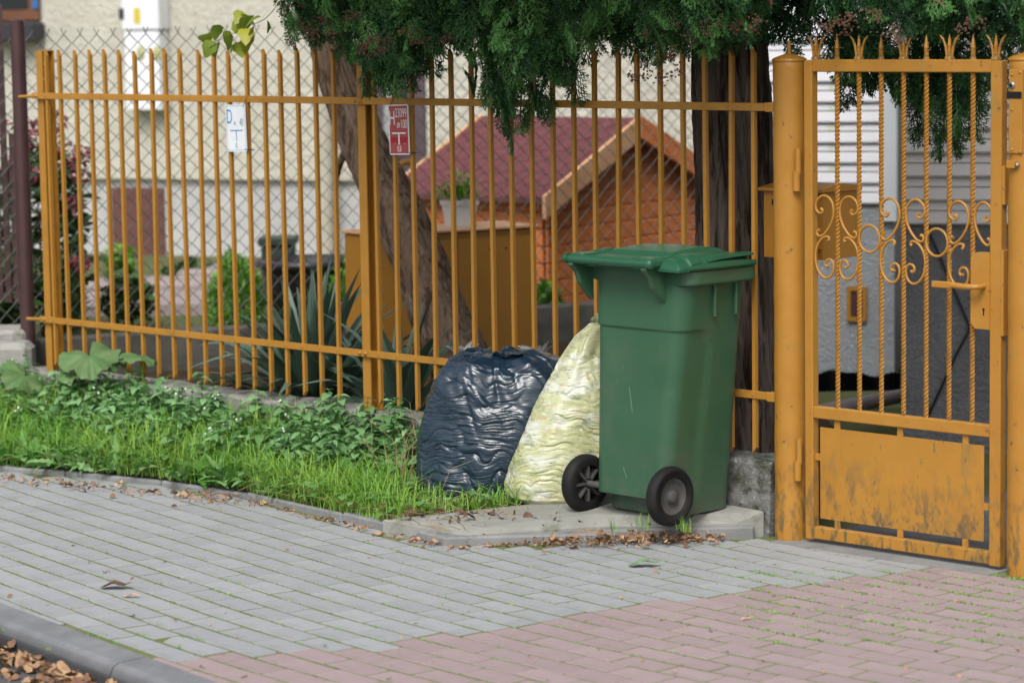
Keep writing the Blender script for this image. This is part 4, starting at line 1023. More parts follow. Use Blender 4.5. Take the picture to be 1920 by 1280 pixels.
# hinge brackets and handle bar along the back
for u in (-.185, .185):
    mb = MB(); mb.prism([(.012, BH-.005), (-.088, BH+.028), (-.092, BH+.008), (-.062, BH-.018), (-.045, BH-.06), (.014, BH-.125)], (u-.013, u+.013), lambda a, b, c: BP(c, a, b)); put('handle_bracket', mb, M['green'], binr)
hb = MB(); hb.tube([BP(-.215, -.083, BH+.030), BP(.215, -.083, BH+.030)], .0155, 16); hb.lathe([(.0185, 0), (.0185, .02), (.012, .026), (0, .026)], BP(.198, -.083, BH+.030), 16, axes=(bv3, UPZ, bu3)); hb.lathe([(.0185, 0), (.0185, .02), (.012, .026), (0, .026)], BP(-.198, -.083, BH+.030), 16, axes=(bv3, UPZ, -bu3))
put('handle_bar', hb, M['green_lid'], binr)
# lid: shallow dome with a plateau, hinge blocks and a drooping side lip
def lid_z(a, b):                                          # a in -1..1 across, b 0 (hinge) .. 1 (front)
    e = max(abs(a), abs(2*b-1)); zz_ = .026*(1-max(0, (e-.86)/.14)**2) + .024*math.sin(math.pi*min(1, b*.95))*(1-.35*a*a)
    if abs(a) < .60 and .16 < b < .84: zz_ += .010*min(1, min((.60-abs(a))/.05, (b-.16)/.03, (.84-b)/.03))
    if abs(a) > .66 and .14 < b < .30: zz_ += .010*min(1, min((abs(a)-.66)/.04, (b-.14)/.02, (.30-b)/.02))
    return zz_
NA, NB = 72, 84; uc = (u0+u1)/2; lu = (u1-u0)/2+.022; vb, vf = -.045, v1+.012
vv = []
for i in range(NA+1):
    a = -1+2*i/NA
    for j in range(NB+1):
        b = j/NB; cr = 1-.10*max(0, (b-.8)/.2)**2
        v = vb+(vf-vb)*b; vv.append(BP(uc+a*lu*cr, v, BH+.010+lid_z(a, b)+.004*(1-a*a)))
mb = MB(); k = NB+1
mb.add(vv, [(i*k+j, (i+1)*k+j, (i+1)*k+j+1, i*k+j+1) for i in range(NA) for j in range(NB)], True)
bd = [i*k for i in range(NA+1)]+[NA*k+j for j in range(1, NB+1)]+[i*k+NB for i in range(NA-1, -1, -1)]+[j for j in range(NB-1, 0, -1)]
bt = [np.array(vv[i]) for i in bd]; lo = [np.array([p[0], p[1], BZ+BH+.0025]) for p in bt]; n = len(bd)
mb.add(bt+lo, [(i, (i+1) % n, n+(i+1) % n, n+i) for i in range(n)], False)
lid = put('lid', mb, M['green_lid'], binr)
# side grips of the lid: curved lip standing off the edge
for sgn in (-1, 1):
    P = []; kk = 24
    for i in range(kk+1):
        b = .10+.86*i/kk; v = vb+(vf-vb)*b; bul = math.sin(math.pi*min(1, (b-.10)/.86))
        o0 = lu*.985; o1 = lu + .010 + .010*bul
        P += [BP(uc+sgn*o0, v, BH+.018), BP(uc+sgn*o1, v, BH+.024+.008*bul), BP(uc+sgn*(o1+.004), v, BH+.012), BP(uc+sgn*(o1-.003), v, BH+.0035), BP(uc+sgn*o0, v, BH+.0035)]
    mb = MB(); mb.add(P, [(i*5+j, i*5+(j+1) % 5, (i+1)*5+(j+1) % 5, (i+1)*5+j) for i in range(kk) for j in range(5)]+[(0, 1, 2, 3, 4), (kk*5+4, kk*5+3, kk*5+2, kk*5+1, kk*5)]); put('lid_grip', mb, M['green_lid'], lid)
    mb = MB(); mb.cbox((sgn*.125 if sgn > 0 else -.210, -.088, BH+.012), (.222 if sgn > 0 else -.125, .045, BH+.050), .012, BP); put('lid_hinge', mb, M['green_lid'], lid)
P = []; kk = 26
for i in range(kk+1):
    q_ = i/kk; v = vb+(vf-vb)*(.36+.62*q_); bul = math.sin(math.pi*min(1, q_*.62))**.7
    zb_l = BH+.030+.012*bul; o1 = lu*(1-.10*max(0, (q_-.8)/.2)**2)+.004+.012*bul
    P += [BP(uc+lu*.86, v, zb_l+.010), BP(uc+o1, v, zb_l+.006), BP(uc+o1+.001, v, zb_l+.001), BP(uc+lu*.86, v, zb_l-.004)]
mb = MB(); mb.add(P, [(i*4+j, i*4+(j+1) % 4, (i+1)*4+(j+1) % 4, (i+1)*4+j) for i in range(kk) for j in range(4)]+[(0, 1, 2, 3), (kk*4+3, kk*4+2, kk*4+1, kk*4)]); put('lid_flap', mb, M['green_lid'], lid)
mb = MB(); mb.cbox((-.10, -.07, BH+.014), (.10, .06, BH+.046), .010, BP); put('lid_step', mb, M['green_lid'], lid)
# wheels
WR_ = .108
for sgn in (-1, 1):
    wc = BP(sgn*track/2, 0, WR_-.004); ax = bu3*sgn
    tv = (bv3, UPZ, ax)
    mb = MB(); mb.lathe([(.068, -.024), (.090, -.027), (.100, -.022), (.1065, -.012), (WR_, 0), (.1065, .012), (.100, .022), (.092, .0265), (.0905, .0245), (.086, .0275), (.0845, .025), (.072, .0265), (.068, .020), (.068, -.024)], wc, 56, axes=tv)
    wh = root('x', wc, None, None) if False else None
    tyre = put('wheel', mb, M['black_rubber'], binr)
    mb = MB(); mb.lathe([(.069, -.01), (.069, .018), (.060, .019), (.056, .010), (.024, .006), (.022, .020), (.016, .024), (0, .0245)], wc, 40, axes=tv); put('rim', mb, M['wheel_plastic'], tyre)
    mb = MB()
    for q in range(8):
        a = 2*math.pi*q/8; d = bv3*math.cos(a)+UPZ*math.sin(a); e = -bv3*math.sin(a)+UPZ*math.cos(a)
        mb.box((.018, -.004, -.022), (.066, .004, .004), lambda x, y, z: wc+d*x+e*y+ax*z)
    put('spokes', mb, M['wheel_plastic'], tyre)
mb = MB(); mb.tube([BP(-track/2-.01, 0, WR_-.004), BP(track/2+.01, 0, WR_-.004)], .0125, 14); put('axle', mb, M['wheel_plastic'], binr)
for u in (-.10, .10):
    mb = MB(); mb.cbox((u-.02, -.012, .085), (u+.02, .06, .13), .006, BP); put('axle_bracket', mb, M['green'], binr)

# ================================================================== RUBBISH BAGS
def bag(name, label, cen, lean, Rx, Ry, Hh, prof, m, seed, rot=0, NT=320, NZ=300, wr=.006, fold=.016, top_amp=.02):
    th = np.linspace(0, 2*math.pi, NT, endpoint=False); hh = np.linspace(0, 1, NZ)
    T, Hm = np.meshgrid(th, hh); T = T.ravel(); Hm = Hm.ravel()
    g = np.interp(Hm, [p[0] for p in prof], [p[1] for p in prof])
    ct, st_ = np.cos(T), np.sin(T)
    q = np.stack([ct*1.6, st_*1.6, Hm*2.2], 1)
    big_ = .07*fbm(q*1.1+seed, 2, seed)
    zc = Hm*Hh
    # tight horizontal creases, warped
    def cr(P_, sd_, w_=.16): return -np.exp(-(vnoise(P_, sd_)/w_)**2)                 # thin valleys along the zero lines of a noise
    wp = .05*fbm(np.stack([ct*1.7, st_*1.7, Hm*3.1], 1), 2, seed+3) + .012*vnoise(np.stack([ct*6, st_*6, Hm*9], 1), seed+4)
    zz_ = zc+wp
    a1 = np.clip(.55+.9*vnoise(np.stack([ct*2, st_*2, Hm*5], 1), seed+31), 0, 1.2); a2 = np.clip(.5+1.0*vnoise(np.stack([ct*3, st_*3, Hm*8], 1), seed+32), 0, 1.3)
    c1 = cr(np.stack([ct*1.3, st_*1.3, zz_*32], 1), seed+5, .18)*a1; c2 = cr(np.stack([ct*2.5, st_*2.5, (zc+wp*.7)*70], 1), seed+6, .17)*a2
    c3 = cr(np.stack([ct*5, st_*5, (zc+wp*.5)*118], 1), seed+7, .25)*np.clip(.5+vnoise(np.stack([ct*4, st_*4, Hm*12], 1), seed+33), 0, 1)
    q1 = np.stack([ct*1.6+Hm*1.5, st_*1.6-Hm, Hm*3.4+ct*.9], 1); q2 = np.stack([ct*3.0+Hm*2, st_*3.0, Hm*9+ct*1.2], 1)
    f1 = cr(q1+.35*fbm(q1*1.3, 2, seed+40)[:, None], seed+8, .30); f2 = cr(q2, seed+9, .22)*a2; f3 = vnoise(q1*1.7+9, seed+10)
    wlow = np.clip(1.30-Hm*1.05, .22, 1); whi = np.clip((Hm-.42)/.42, .12, 1)
    disp = wr*wlow*(c1*1.1+c2*.8+c3*.4) + fold*whi*(f1*.8+f2*.4+f3*.6)
    rad_ = 1+big_
    x = Rx*g*rad_*ct; y = Ry*g*rad_*st_
    nr = np.maximum(np.sqrt(x*x+y*y), 1e-4); x = x+disp*x/nr*np.clip(g*2, 0, 1); y = y+disp*y/nr*np.clip(g*2, 0, 1)
    z = zc + top_amp*np.clip((Hm-.7)/.3, 0, 1)*fbm(np.stack([x*7, y*7, zc*2], 1)+seed, 3, seed+12) + .5*disp*whi
    sag = -.002*(c1)*wlow; z = np.maximum(z+sag, 0.0)
    cr, sr = math.cos(rot), math.sin(rot)
    X = cen[0]+cr*x-sr*y+lean[0]*Hm**1.15; Y = cen[1]+sr*x+cr*y+lean[1]*Hm**1.15
    V = np.stack([X, Y, cen[2]+z], 1)
    idx = np.arange(NT*NZ).reshape(NZ, NT); nx = np.roll(idx, -1, axis=1)
    Fq = np.stack([idx[:-1], nx[:-1], nx[1:], idx[1:]], -1).reshape(-1, 4)
    r_ = root(name, cen, label, 'rubbish bag')
    o = big('sack', V, Fq, m, r_, smooth=True)
    return r_, V[idx[-1]].mean(0)
def at_t(px, t, z):                                       # ground place on fence-parallel plane t under a pixel column
    q = on_plane(px, 900, C0+NV*t, NV); return np.array([q[0], q[1], z])
bk = at_t(922, -.26, .06)
bb, btop = bag('rubbish_bag', 'bulging dark blue rubbish bag beside the pale yellow bag on the grass', bk, (.055, .03), .305, .205, .555,
    [(0, .55), (.012, .86), (.05, .94), (.15, .975), (.35, 1.0), (.52, 1.0), (.68, .98), (.78, .94), (.87, .86), (.93, .74), (.97, .55), (1, .02)], M['bag_black'], 3, rot=-.1, wr=.0075, fold=.016)
# gathered neck: crumpled ribbons of film
def ruff(par, m, c, n, rr, h, seed, spread=1.0):
    g = np.random.default_rng(seed); A = 90; B = 10; V = []
    for j in range(B):
        v = j/(B-1)
        for i in range(A):
            a = 2*math.pi*i/A; w_ = rr*(.22+.78*v**.8*spread)*(1+.35*math.sin(n*a+seed)+.25*math.sin((2*n+1)*a+1.3*seed+v*2))
            V.append((c[0]+w_*math.cos(a)*1.25, c[1]+w_*math.sin(a), c[2]-.02+h*v*(.65+.35*math.sin(3*a+seed)+.22*math.sin(7*a))))
    V = np.array(V); V = V + .006*np.stack([vnoise(V*40, seed), vnoise(V*40+7, seed+1), vnoise(V*40+3, seed+2)], 1)
    Fq = np.array([(j*A+i, j*A+(i+1) % A, (j+1)*A+(i+1) % A, (j+1)*A+i) for j in range(B-1) for i in range(A)])
    return big('gathered_neck', V, Fq, m, par, smooth=True)
ruff(bb, M['bag_black'], btop+np.array([-.035, -.02, -.010]), 4, .085, .045, 5)
yk = at_t(1080, -.20, .075)
yb_, ytop = bag('rubbish_bag', 'pale yellow see-through rubbish bag leaning between the dark bag and the green bin', yk, (.135, .06), .285, .165, .68,
    [(0, .62), (.012, .90), (.04, 1.0), (.10, 1.03), (.20, .99), (.35, .90), (.50, .80), (.66, .69), (.80, .58), (.90, .44), (.97, .27), (1, .02)], M['bag_yellow'], 21, rot=.3, wr=.0065, fold=.012)
ruff(yb_, M['bag_yellow'], ytop+np.array([0, 0, -.01]), 5, .05, .05, 9, .8)

# ================================================================== TREES
def trunk_mesh(path, radii, name, m, par, seed, nt_=72, k=110, ridge=.10):
    P = np.array(smooth_path([tuple(p) for p in path], 12)); 
    L = np.concatenate([[0], np.cumsum(np.linalg.norm(np.diff(P, axis=0), axis=1))]); u = np.linspace(0, L[-1], k)
    Q = np.stack([np.interp(u, L, P[:, i]) for i in range(3)], 1)
    rr = np.interp(u/L[-1], np.linspace(0, 1, len(radii)), radii)
    t = np.gradient(Q, axis=0); t /= np.linalg.norm(t, axis=1)[:, None]
    e1 = np.cross(t, np.array([0, 1., 0])); e1 /= np.linalg.norm(e1, axis=1)[:, None]; e2 = np.cross(t, e1)
    th = np.linspace(0, 2*math.pi, nt_, endpoint=False)
    V = []
    for i in range(k):
        tw = u[i]*.5
        q = np.stack([np.cos(th+tw)*5.5, np.sin(th+tw)*5.5, np.full(nt_, u[i]*1.6)], 1)
        q = q+.5*vnoise(q*np.array([.7, .7, 2.2])+3, seed+7)[:, None]*np.array([1, 1, 0]); rdg = (1-2*abs(vnoise(q, seed)))*.5 + (1-2*abs(vnoise(q*np.array([2.2, 2.2, 2.6])+4, seed+1)))*.5
        lob = .10*np.sin(3*th+seed+u[i]*.8)+.05*np.sin(5*th+1.1*seed-u[i])
        r = rr[i]*(1+ridge*rdg+lob*.6)
        V.append(Q[i]+np.cos(th)[:, None]*e1[i]*r[:, None]+np.sin(th)[:, None]*e2[i]*r[:, None])
    V = np.concatenate(V); idx = np.arange(k*nt_).reshape(k, nt_); nx = np.roll(idx, -1, 1)
    Fq = np.stack([idx[:-1], nx[:-1], nx[1:], idx[1:]], -1).reshape(-1, 4)
    return big(name, V, Fq, m, par, smooth=True)

# ---- one flat fern-like spray, x = axis
def spray(seed, L=.13, nb=14, sub=6, wid=.0035):
    g = np.random.default_rng(seed); V = []; Fc = []
    def strip(p, d, l, w0, w1):
        n_ = np.array([-d[1], d[0]]); o = len(V); q = p+d*l
        for a, w_ in ((p, w0), (p+d*l*.55, (w0+w1)*.55), (q, w1)):
            V.append((*(a-n_*w_/2), 0)); V.append((*(a+n_*w_/2), 0))
        Fc.extend([(o, o+2, o+3, o+1), (o+2, o+4, o+5, o+3)])
    strip(np.array([0., 0]), np.array([1., 0]), L, wid*.8, wid*.4)
    for i in range(nb):
        u = .10+.88*i/nb; sd_ = 1 if i % 2 else -1; p = np.array([u*L, 0.])
        l = L*.46*(math.sin(math.pi*min(1, (u*.80+.16)))**.8)*g.uniform(.8, 1.15); a = sd_*rad(48-14*u+g.normal(0, 5)); d = np.array([math.cos(a), math.sin(a)])
        strip(p, d, l, wid, wid*.55)
        for j in range(sub):
            v = .22+.70*j/sub; s2 = 1 if j % 2 else -1; a2 = a+s2*rad(42+g.normal(0, 6)); d2 = np.array([math.cos(a2), math.sin(a2)])
            strip(p+d*l*v, d2, l*.42*(1-.55*v)*g.uniform(.8, 1.2), wid*.95, wid*.5)
    V = np.array(V); V[:, 2] = -.9*V[:, 0]**2/L*.35 - 1.2*V[:, 1]**2/L*.4 + .003*g.normal(size=len(V))
    return V, np.array(Fc)
SPR = [spray(100+i) for i in range(5)]; SPC = [spray(200+i, nb=8, sub=2, wid=.011) for i in range(3)]
def foliage(par, items, m, lib, name='crown', g=None):
    """items: (pos, axis, roll, scale, tint)"""
    Vs, Fs, Ts = [], [], []; o = 0
    for i, (p, ax, roll, sc, ti) in enumerate(items):
        V, Fc = lib[i % len(lib)]; ax = ax/np.linalg.norm(ax)
        y = np.cross(np.array([0, 0, 1.]), ax); y /= np.linalg.norm(y)+1e-9; z = np.cross(ax, y)
        c, s = math.cos(roll), math.sin(roll); y, z = c*y+s*z, -s*y+c*z
        W_ = V*sc; Vs.append(p+W_[:, :1]*ax+W_[:, 1:2]*y+W_[:, 2:3]*z); Fs.append(Fc+o); o += len(V)
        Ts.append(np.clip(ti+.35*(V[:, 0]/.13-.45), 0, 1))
    return big(name, np.concatenate(Vs), np.concatenate(Fs), m, par, attr=np.concatenate(Ts))
BX = [470, 520, 560, 600, 640, 690, 730, 780, 830, 870, 900, 930, 970, 1010, 1050, 1080, 1130, 1170, 1210, 1260, 1300, 1340, 1380, 1420, 1460, 1500, 1600, 1700, 1800, 1960]
BY = [-40, 30, 70, 62, 82, 120, 128, 112, 84, 80, 92, 120, 140, 135, 125, 90, 74, 88, 105, 108, 104, 84, 70, 72, 66, 50, 54, 62, 50, 48]
def bound(x): return float(np.interp(x, BX, BY))
g = np.random.default_rng(5)
def sprays(n, x0, x1, t0, t1, yfn, ymin=-110, tlo=.15, thi=1.0, droop=(.35, 1.5), scl=(.75, 1.4), bias=1.0):
    n = int(n*.80)
    out = []
    cl = [(g.uniform(x0, x1), g.uniform(0, 1)) for _ in range(max(3, n//14))]
    for i in range(n):
        if g.uniform() < .55:
            c = cl[g.integers(len(cl))]; x = c[0]+g.normal(0, 26)
        else: x = g.uniform(x0, x1)
        yb = yfn(x); u = g.uniform()**bias; y = ymin+(yb-ymin)*u
        y += g.normal(0, 17)-6
        t = g.uniform(t0, t1); q = on_plane(x, y, C0+NV*t, NV)
        az = g.normal(-math.pi/2, .85); dr = g.uniform(*droop)
        ax = np.array([math.cos(az), math.sin(az), -dr])
        sc = g.uniform(*scl); L = .13*sc
        p = q-ax/np.linalg.norm(ax)*L*.8                  # the tip sits at the sampled pixel
        hi_ = g.uniform() < .34*thi*(1.5 if t < -.15 else .8)  # front sprays brighter, inner ones darker: crown's inner shade put into the tint
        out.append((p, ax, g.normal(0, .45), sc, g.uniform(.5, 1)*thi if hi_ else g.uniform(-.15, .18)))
    return out
def cone_cluster(mb, c, n, r):
    for _ in range(n):
        p = c+g.normal(0, r, 3); d = g.normal(0, 1, 3); d[2] -= .6; d /= np.linalg.norm(d); e = np.cross(d, [.3, .8, .5]); e /= np.linalg.norm(e); f = np.cross(d, e); l = .0055; w_ = .0042
        mb.add([p+d*l, p-d*l, p+e*w_, p-e*w_, p+f*w_, p-f*w_], [(0, 2, 4), (0, 4, 3), (0, 3, 5), (0, 5, 2), (1, 4, 2), (1, 3, 4), (1, 5, 3), (1, 2, 5)])
def limbs(par, lst, m):
    for pts, r in lst: 
        mb = MB(); k = 4*(len(pts)-1)+1
        mb.tube(smooth_path(pts, 4), list(np.linspace(r, r*.25, k)), 8); put('branch', mb, m, par)

# right-hand tree, straight dark trunk just behind the fence
def tpt(px, py, t): return on_plane(px, py, C0+NV*t, NV)
TT = .36
tr_r = root('thuja_tree', np.append(tpt(1378, 860, TT)[:2], .1), 'thuja with a straight dark trunk between the green bin and the round gate post', 'tree')
b0 = tpt(1386, 700, TT); bx, by = b0[0], b0[1]
trunk_mesh([(bx+.02, by, .05), (bx+.012, by, .3), (bx, by, .7), (bx-.015, by, 1.2), (bx-.03, by, 1.75), (bx-.02, by, 2.4), (bx, by, 3.3), (bx, by, 4.4)], [.20, .155, .14, .132, .126, .12, .09, .03], 'trunk', M['bark_dark'], tr_r, 4, nt_=150, k=200, ridge=.13)
lim = []
for k in range(20):
    x = g.uniform(880, 1900); t = g.uniform(-.4, .5); tip = tpt(x, g.uniform(-20, max(20, bound(x)-55)), t); z0 = g.uniform(1.95, 2.5); st0 = np.array([bx, by, z0]); mid = (st0+tip)/2+np.array([0, 0, .12])
    lim.append(([st0, mid, tip], .014))
for (x, y, t) in ((1000, 205, -.12), (975, 225, -.10), (1770, 235, .42), (1822, 215, .40)):
    st0 = np.array([bx, by, 2.15]); tip = tpt(x, y, t); m1 = tpt(x, -40, t); m2 = tpt(x+6, 80, t); lim.append(([st0, (st0+m1)/2+np.array([0, 0, .06]), m1, m2, tip], .012))
limbs(tr_r, lim, M['twig'])
def hang(x): return float(np.interp(x, [1510, 1540, 1590, 1640, 1690, 1730, 1770, 1830, 1862, 1960], [100, 150, 168, 150, 175, 240, 262, 262, 150, 140]))
it = sprays(520, 840, 1400, -.42, .05, bound, bias=1.0)
it += sprays(420, 840, 1480, .05, .5, lambda x: bound(x)-18, tlo=0, thi=.5)
it += sprays(330, 1400, 1990, .09, .4, bound, tlo=.0, thi=.6) + sprays(90, 1400, 1990, -.2, .0, lambda x: bound(x)-28, tlo=.2, thi=.9)
it += sprays(300, 1505, 1990, .22, .75, lambda x: min(hang(x), 165), tlo=.0, thi=.6, bias=1.1)
it += sprays(95, 925, 1050, -.22, .0, lambda x: float(np.interp(x, [920, 950, 975, 1010, 1055], [170, 240, 268, 240, 205])), ymin=85, tlo=.1, thi=.7, droop=(1.0, 3.5), scl=(.8, 1.25), bias=.9)
it += sprays(80, 1690, 1850, .30, .55, lambda x: hang(x)+8, ymin=110, tlo=.1, thi=.7, droop=(1.0, 3), scl=(.8, 1.25), bias=.9)
foliage(tr_r, it, M['thuja'], SPR)['kind'] = 'stuff'
up_items = []
for i in range(800):                                     # the crown above the picture's edge
    h = g.uniform(0, 1)**1.3; rad_c = 1.4*(1-h)**.6+.15; a = g.uniform(0, 6.283); r = rad_c*math.sqrt(g.uniform(.15, 1))
    p = np.array([bx-.15+r*math.cos(a)*1.05, by+.15+r*math.sin(a)*.85, 2.42+2.7*h-.05*r]); ax = np.array([math.cos(a), math.sin(a), -g.uniform(.1, .7)])
    up_items.append((p, ax, g.normal(0, .5), g.uniform(2.0, 3.0), g.uniform(0, .8)))
foliage(tr_r, up_items, M['thuja'], SPC, 'upper_crown')['kind'] = 'stuff'
cm = MB()
for (x, y) in ((1265, 45), (1235, 95), (1290, 70), (1330, 55), (1345, 40), (1365, 60), (1210, 135), (1405, 40), (1560, 60), (1575, 40), (1590, 30), (1225, 70), (1270, 135), (1250, 110), (1820, 40), (1680, 60), (1640, 30), (1410, 45), (1185, 145), (1240, 140)):
    for q in range(3): cone_cluster(cm, tpt(x+g.normal(0, 9), y+g.normal(0, 8), -.42+g.uniform(0, .1)), 12, .011)
put('cones', cm, M['cone'], tr_r, fixn=False)['kind'] = 'stuff'

# left-hand tree, leaning brown trunk
TL_ = 1.0
lp = [(868, 700), (850, 650), (822, 590), (788, 500), (746, 400), (700, 310), (662, 220), (636, 150), (622, 90), (615, 20)]
pts = [tpt(x, y, TL_) for x, y in lp]; pts = [np.array([pts[0][0]+.03, pts[0][1], .08])]+pts[0:]
pts.append(pts[-1]+np.array([-.03, 0, .6])); pts.append(pts[-1]+np.array([.05, .05, 1.2]))
tr_l = root('thuja_tree', pts[0], 'thuja with a leaning brown trunk in front of the gas cabinet', 'tree')
trunk_mesh(pts, [.15, .125, .115, .108, .10, .095, .092, .09, .085, .08, .075, .06, .03], 'trunk', M['bark'], tr_l, 9, nt_=130, k=180, ridge=.14)
fk = tpt(672, 258, TL_-.02)
mb = MB(); mb.tube(smooth_path([tpt(690, 300, TL_), tpt(668, 262, TL_-.05), tpt(640, 300, TL_-.02), tpt(628, 345, TL_+.05)], 5), list(np.linspace(.03, .012, 16)), 10); put('branch_stub', mb, M['bark'], tr_l)
lim = []
for k in range(9):
    x = g.uniform(520, 860); tip = tpt(x, g.uniform(-20, max(10, bound(x)-55)), g.uniform(-.3, .3)); z0 = g.uniform(2.0, 2.4); st0 = np.array([pts[-2][0]+.02, pts[-2][1], z0]); lim.append(([st0, (st0+tip)/2+np.array([0, 0, .12]), tip], .013))
limbs(tr_l, lim, M['twig'])
it = sprays(370, 545, 860, -.38, .1, bound, bias=1.0) + sprays(280, 560, 870, .1, .6, lambda x: bound(x)-16, tlo=0, thi=.5) + sprays(30, 500, 560, -.38, -.2, lambda x: bound(x)-10, scl=(.6, 1))
it += sprays(60, 690, 790, -.3, -.1, lambda x: bound(x)+36, ymin=60, tlo=.1, thi=.6, droop=(1, 3), bias=.7)
foliage(tr_l, it, M['thuja'], SPR)['kind'] = 'stuff'
up_items = []
for i in range(180):
    h = g.uniform(0, 1)**1.3; rad_c = .9*(1-h)**.6+.12; a = g.uniform(0, 6.283); r = rad_c*math.sqrt(g.uniform(.1, 1))
    p = np.array([pts[-2][0]+.35+r*math.cos(a), pts[-2][1]-.5+r*math.sin(a)*.8, 2.42+2.1*h-.05*r]); ax = np.array([math.cos(a), math.sin(a), -g.uniform(.1, .7)])
    up_items.append((p, ax, g.normal(0, .5), g.uniform(2.0, 3.0), g.uniform(0, .8)))
foliage(tr_l, up_items, M['thuja'], SPC, 'upper_crown')['kind'] = 'stuff'
cm = MB()
for (x, y) in ((545, 15), (600, 30), (560, 50), (612, 60), (590, 65), (690, 75), (715, 85), (740, 78), (765, 65), (700, 95), (680, 90), (780, 75), (840, 80), (660, 20)):
    for q in range(3): cone_cluster(cm, tpt(x+g.normal(0, 9), y+g.normal(0, 7), -.40+g.uniform(0, .1)), 12, .011)
put('cones', cm, M['cone'], tr_l, fixn=False)['kind'] = 'stuff'

# ================================================================== LEAFY PLANTS
def leaf_verts(L, W_, n=5, fold=.25, droop=.3, teeth=0.0, heart=0.0, tip=1.0):
    """a folded, drooping leaf along +x: returns verts, quads"""
    V = []; Fc = []
    for i in range(n+1):
        u = i/n; w_ = W_/2*(math.sin(math.pi*min(1, u**.75*.97+.03))**.85)*(1+teeth*(1 if i % 2 else -1)); x = L*u
        z = -droop*L*u*u
        V += [(x-heart*L*(1-u)**2*.3, -w_, z+fold*w_), (x, 0, z), (x-heart*L*(1-u)**2*.3, w_, z+fold*w_)]
    for i in range(n):
        o = i*3; Fc += [(o, o+3, o+4, o+1), (o+1, o+4, o+5, o+2)]
    return np.array(V), np.array(Fc)
def place(lst, name, m, par=None, attr=True):
    """lst of (V,F,pos,az,elev,roll,scale,tint)"""
    Vs, Fs, Ts = [], [], []; o = 0
    for (V, Fc, p, az, el_, ro, sc, ti) in lst:
        ca, sa_, ce, se, cr, sr = math.cos(az), math.sin(az), math.cos(el_), math.sin(el_), math.cos(ro), math.sin(ro)
        W_ = V*sc; y = W_[:, 1]*cr-W_[:, 2]*sr; z = W_[:, 1]*sr+W_[:, 2]*cr; x = W_[:, 0]
        x, z = x*ce-z*se, x*se+z*ce
        Vs.append(np.stack([p[0]+x*ca-y*sa_, p[1]+x*sa_+y*ca, p[2]+z], 1)); Fs.append(Fc+o); o += len(V); Ts.append(np.full(len(V), ti))
    return big(name, np.concatenate(Vs), np.concatenate(Fs), m, par, attr=np.concatenate(Ts), smooth=True)

# ---- grass on the verge
def verge_pt(a, b):
    e = edge_pt(a); f = FP(.95+a*6.5, -.03, 0)[:2]; p = e*(1-b)+f*b; return p
gg = np.random.default_rng(31); V = []; Fc = []; T = []
N = 36000
ua = gg.uniform(0, .995, N); ub = gg.uniform(.012, .98, N)
for a, b in zip(ua, ub):
    p = verge_pt(a, b); x, y = proj((p[0], p[1], .03))
    if x < -700 or x > 1150: continue
    if pip(p, SLAB): continue
    dens = .35+.65*(vnoise(np.array([[p[0]*5, p[1]*5, 3.]]))[0]*.5+.5)
    if gg.uniform() > dens*.9 + .2: continue
    near = max(0, 1-b*1.6); l = (.055+.19*gg.uniform()**2.0)*(1.0+.25*vnoise(np.array([[p[0]*3, p[1]*3, 9.]]))[0])
    if b < .06: l *= .62 if x > 420 else .85
    if x > 760: l *= .62
    z = verge_h(p)-.005; az = gg.uniform(0, 6.283); be = gg.uniform(.15, 1.5); ww = gg.uniform(.0022, .0046); dx, dy = math.cos(az), math.sin(az); qx, qy = -dy*ww/2, dx*ww/2
    o = len(V); h1, h2 = l*.5, l*.85
    V += [(p[0]-qx, p[1]-qy, z), (p[0]+qx, p[1]+qy, z), (p[0]+dx*l*be*.22+qx, p[1]+dy*l*be*.22+qy, z+h1), (p[0]+dx*l*be*.22-qx, p[1]+dy*l*be*.22-qy, z+h1),
          (p[0]+dx*l*be*.6+qx*.6, p[1]+dy*l*be*.6+qy*.6, z+h2*(1-.15*be)), (p[0]+dx*l*be*.6-qx*.6, p[1]+dy*l*be*.6-qy*.6, z+h2*(1-.15*be)), (p[0]+dx*l*be, p[1]+dy*l*be, z+l*(1-.35*be))]
    Fc += [(o, o+1, o+2), (o, o+2, o+3), (o+3, o+2, o+4), (o+3, o+4, o+5), (o+5, o+4, o+6)]; T += [float(np.clip(.5*gg.uniform()+.5+.6*vnoise(np.array([[p[0]*4, p[1]*4, 20.]]))[0], 0, 1))]*7
go = big('grass', np.array(V), np.array(Fc), M['grass'], attr=T); tag(go, 'short bright green grass covering the verge below the fence', 'grass', kind='stuff')
# dry stalks near the dark bag and straw in the grass
mb = MB()
for i in range(46):
    x = gg.normal(762, 26); q = at_t(x, -.42+gg.uniform(-.12, .12), .05); l = gg.uniform(.14, .36); az = gg.uniform(0, 6.283); le = gg.uniform(.1, .8)
    mb.tube([q, q+np.array([math.cos(az)*l*le*.4, math.sin(az)*l*le*.3, l*.6]), q+np.array([math.cos(az)*l*le, math.sin(az)*l*le*.7, l*(1-.3*le)])], [.0014, .0012, .0007], 4, smooth=False)
for i in range(420):
    a, b = gg.uniform(.0, .75)**1.3, gg.uniform(.02, .6); p = verge_pt(a, b); q = np.array([p[0], p[1], verge_h(p)+.02]); l = gg.uniform(.06, .16); az = gg.uniform(0, 6.283)
    mb.tube([q, q+np.array([math.cos(az)*l*.5, math.sin(az)*l*.5, .02]), q+np.array([math.cos(az)*l, math.sin(az)*l, gg.uniform(-.01, .05)])], .0011, 4, smooth=False)
tag(put('dry_stalks', mb, M['dry'], fixn=False), 'pale dry grass stalks standing left of the dark blue bag', 'dry grass', kind='stuff')

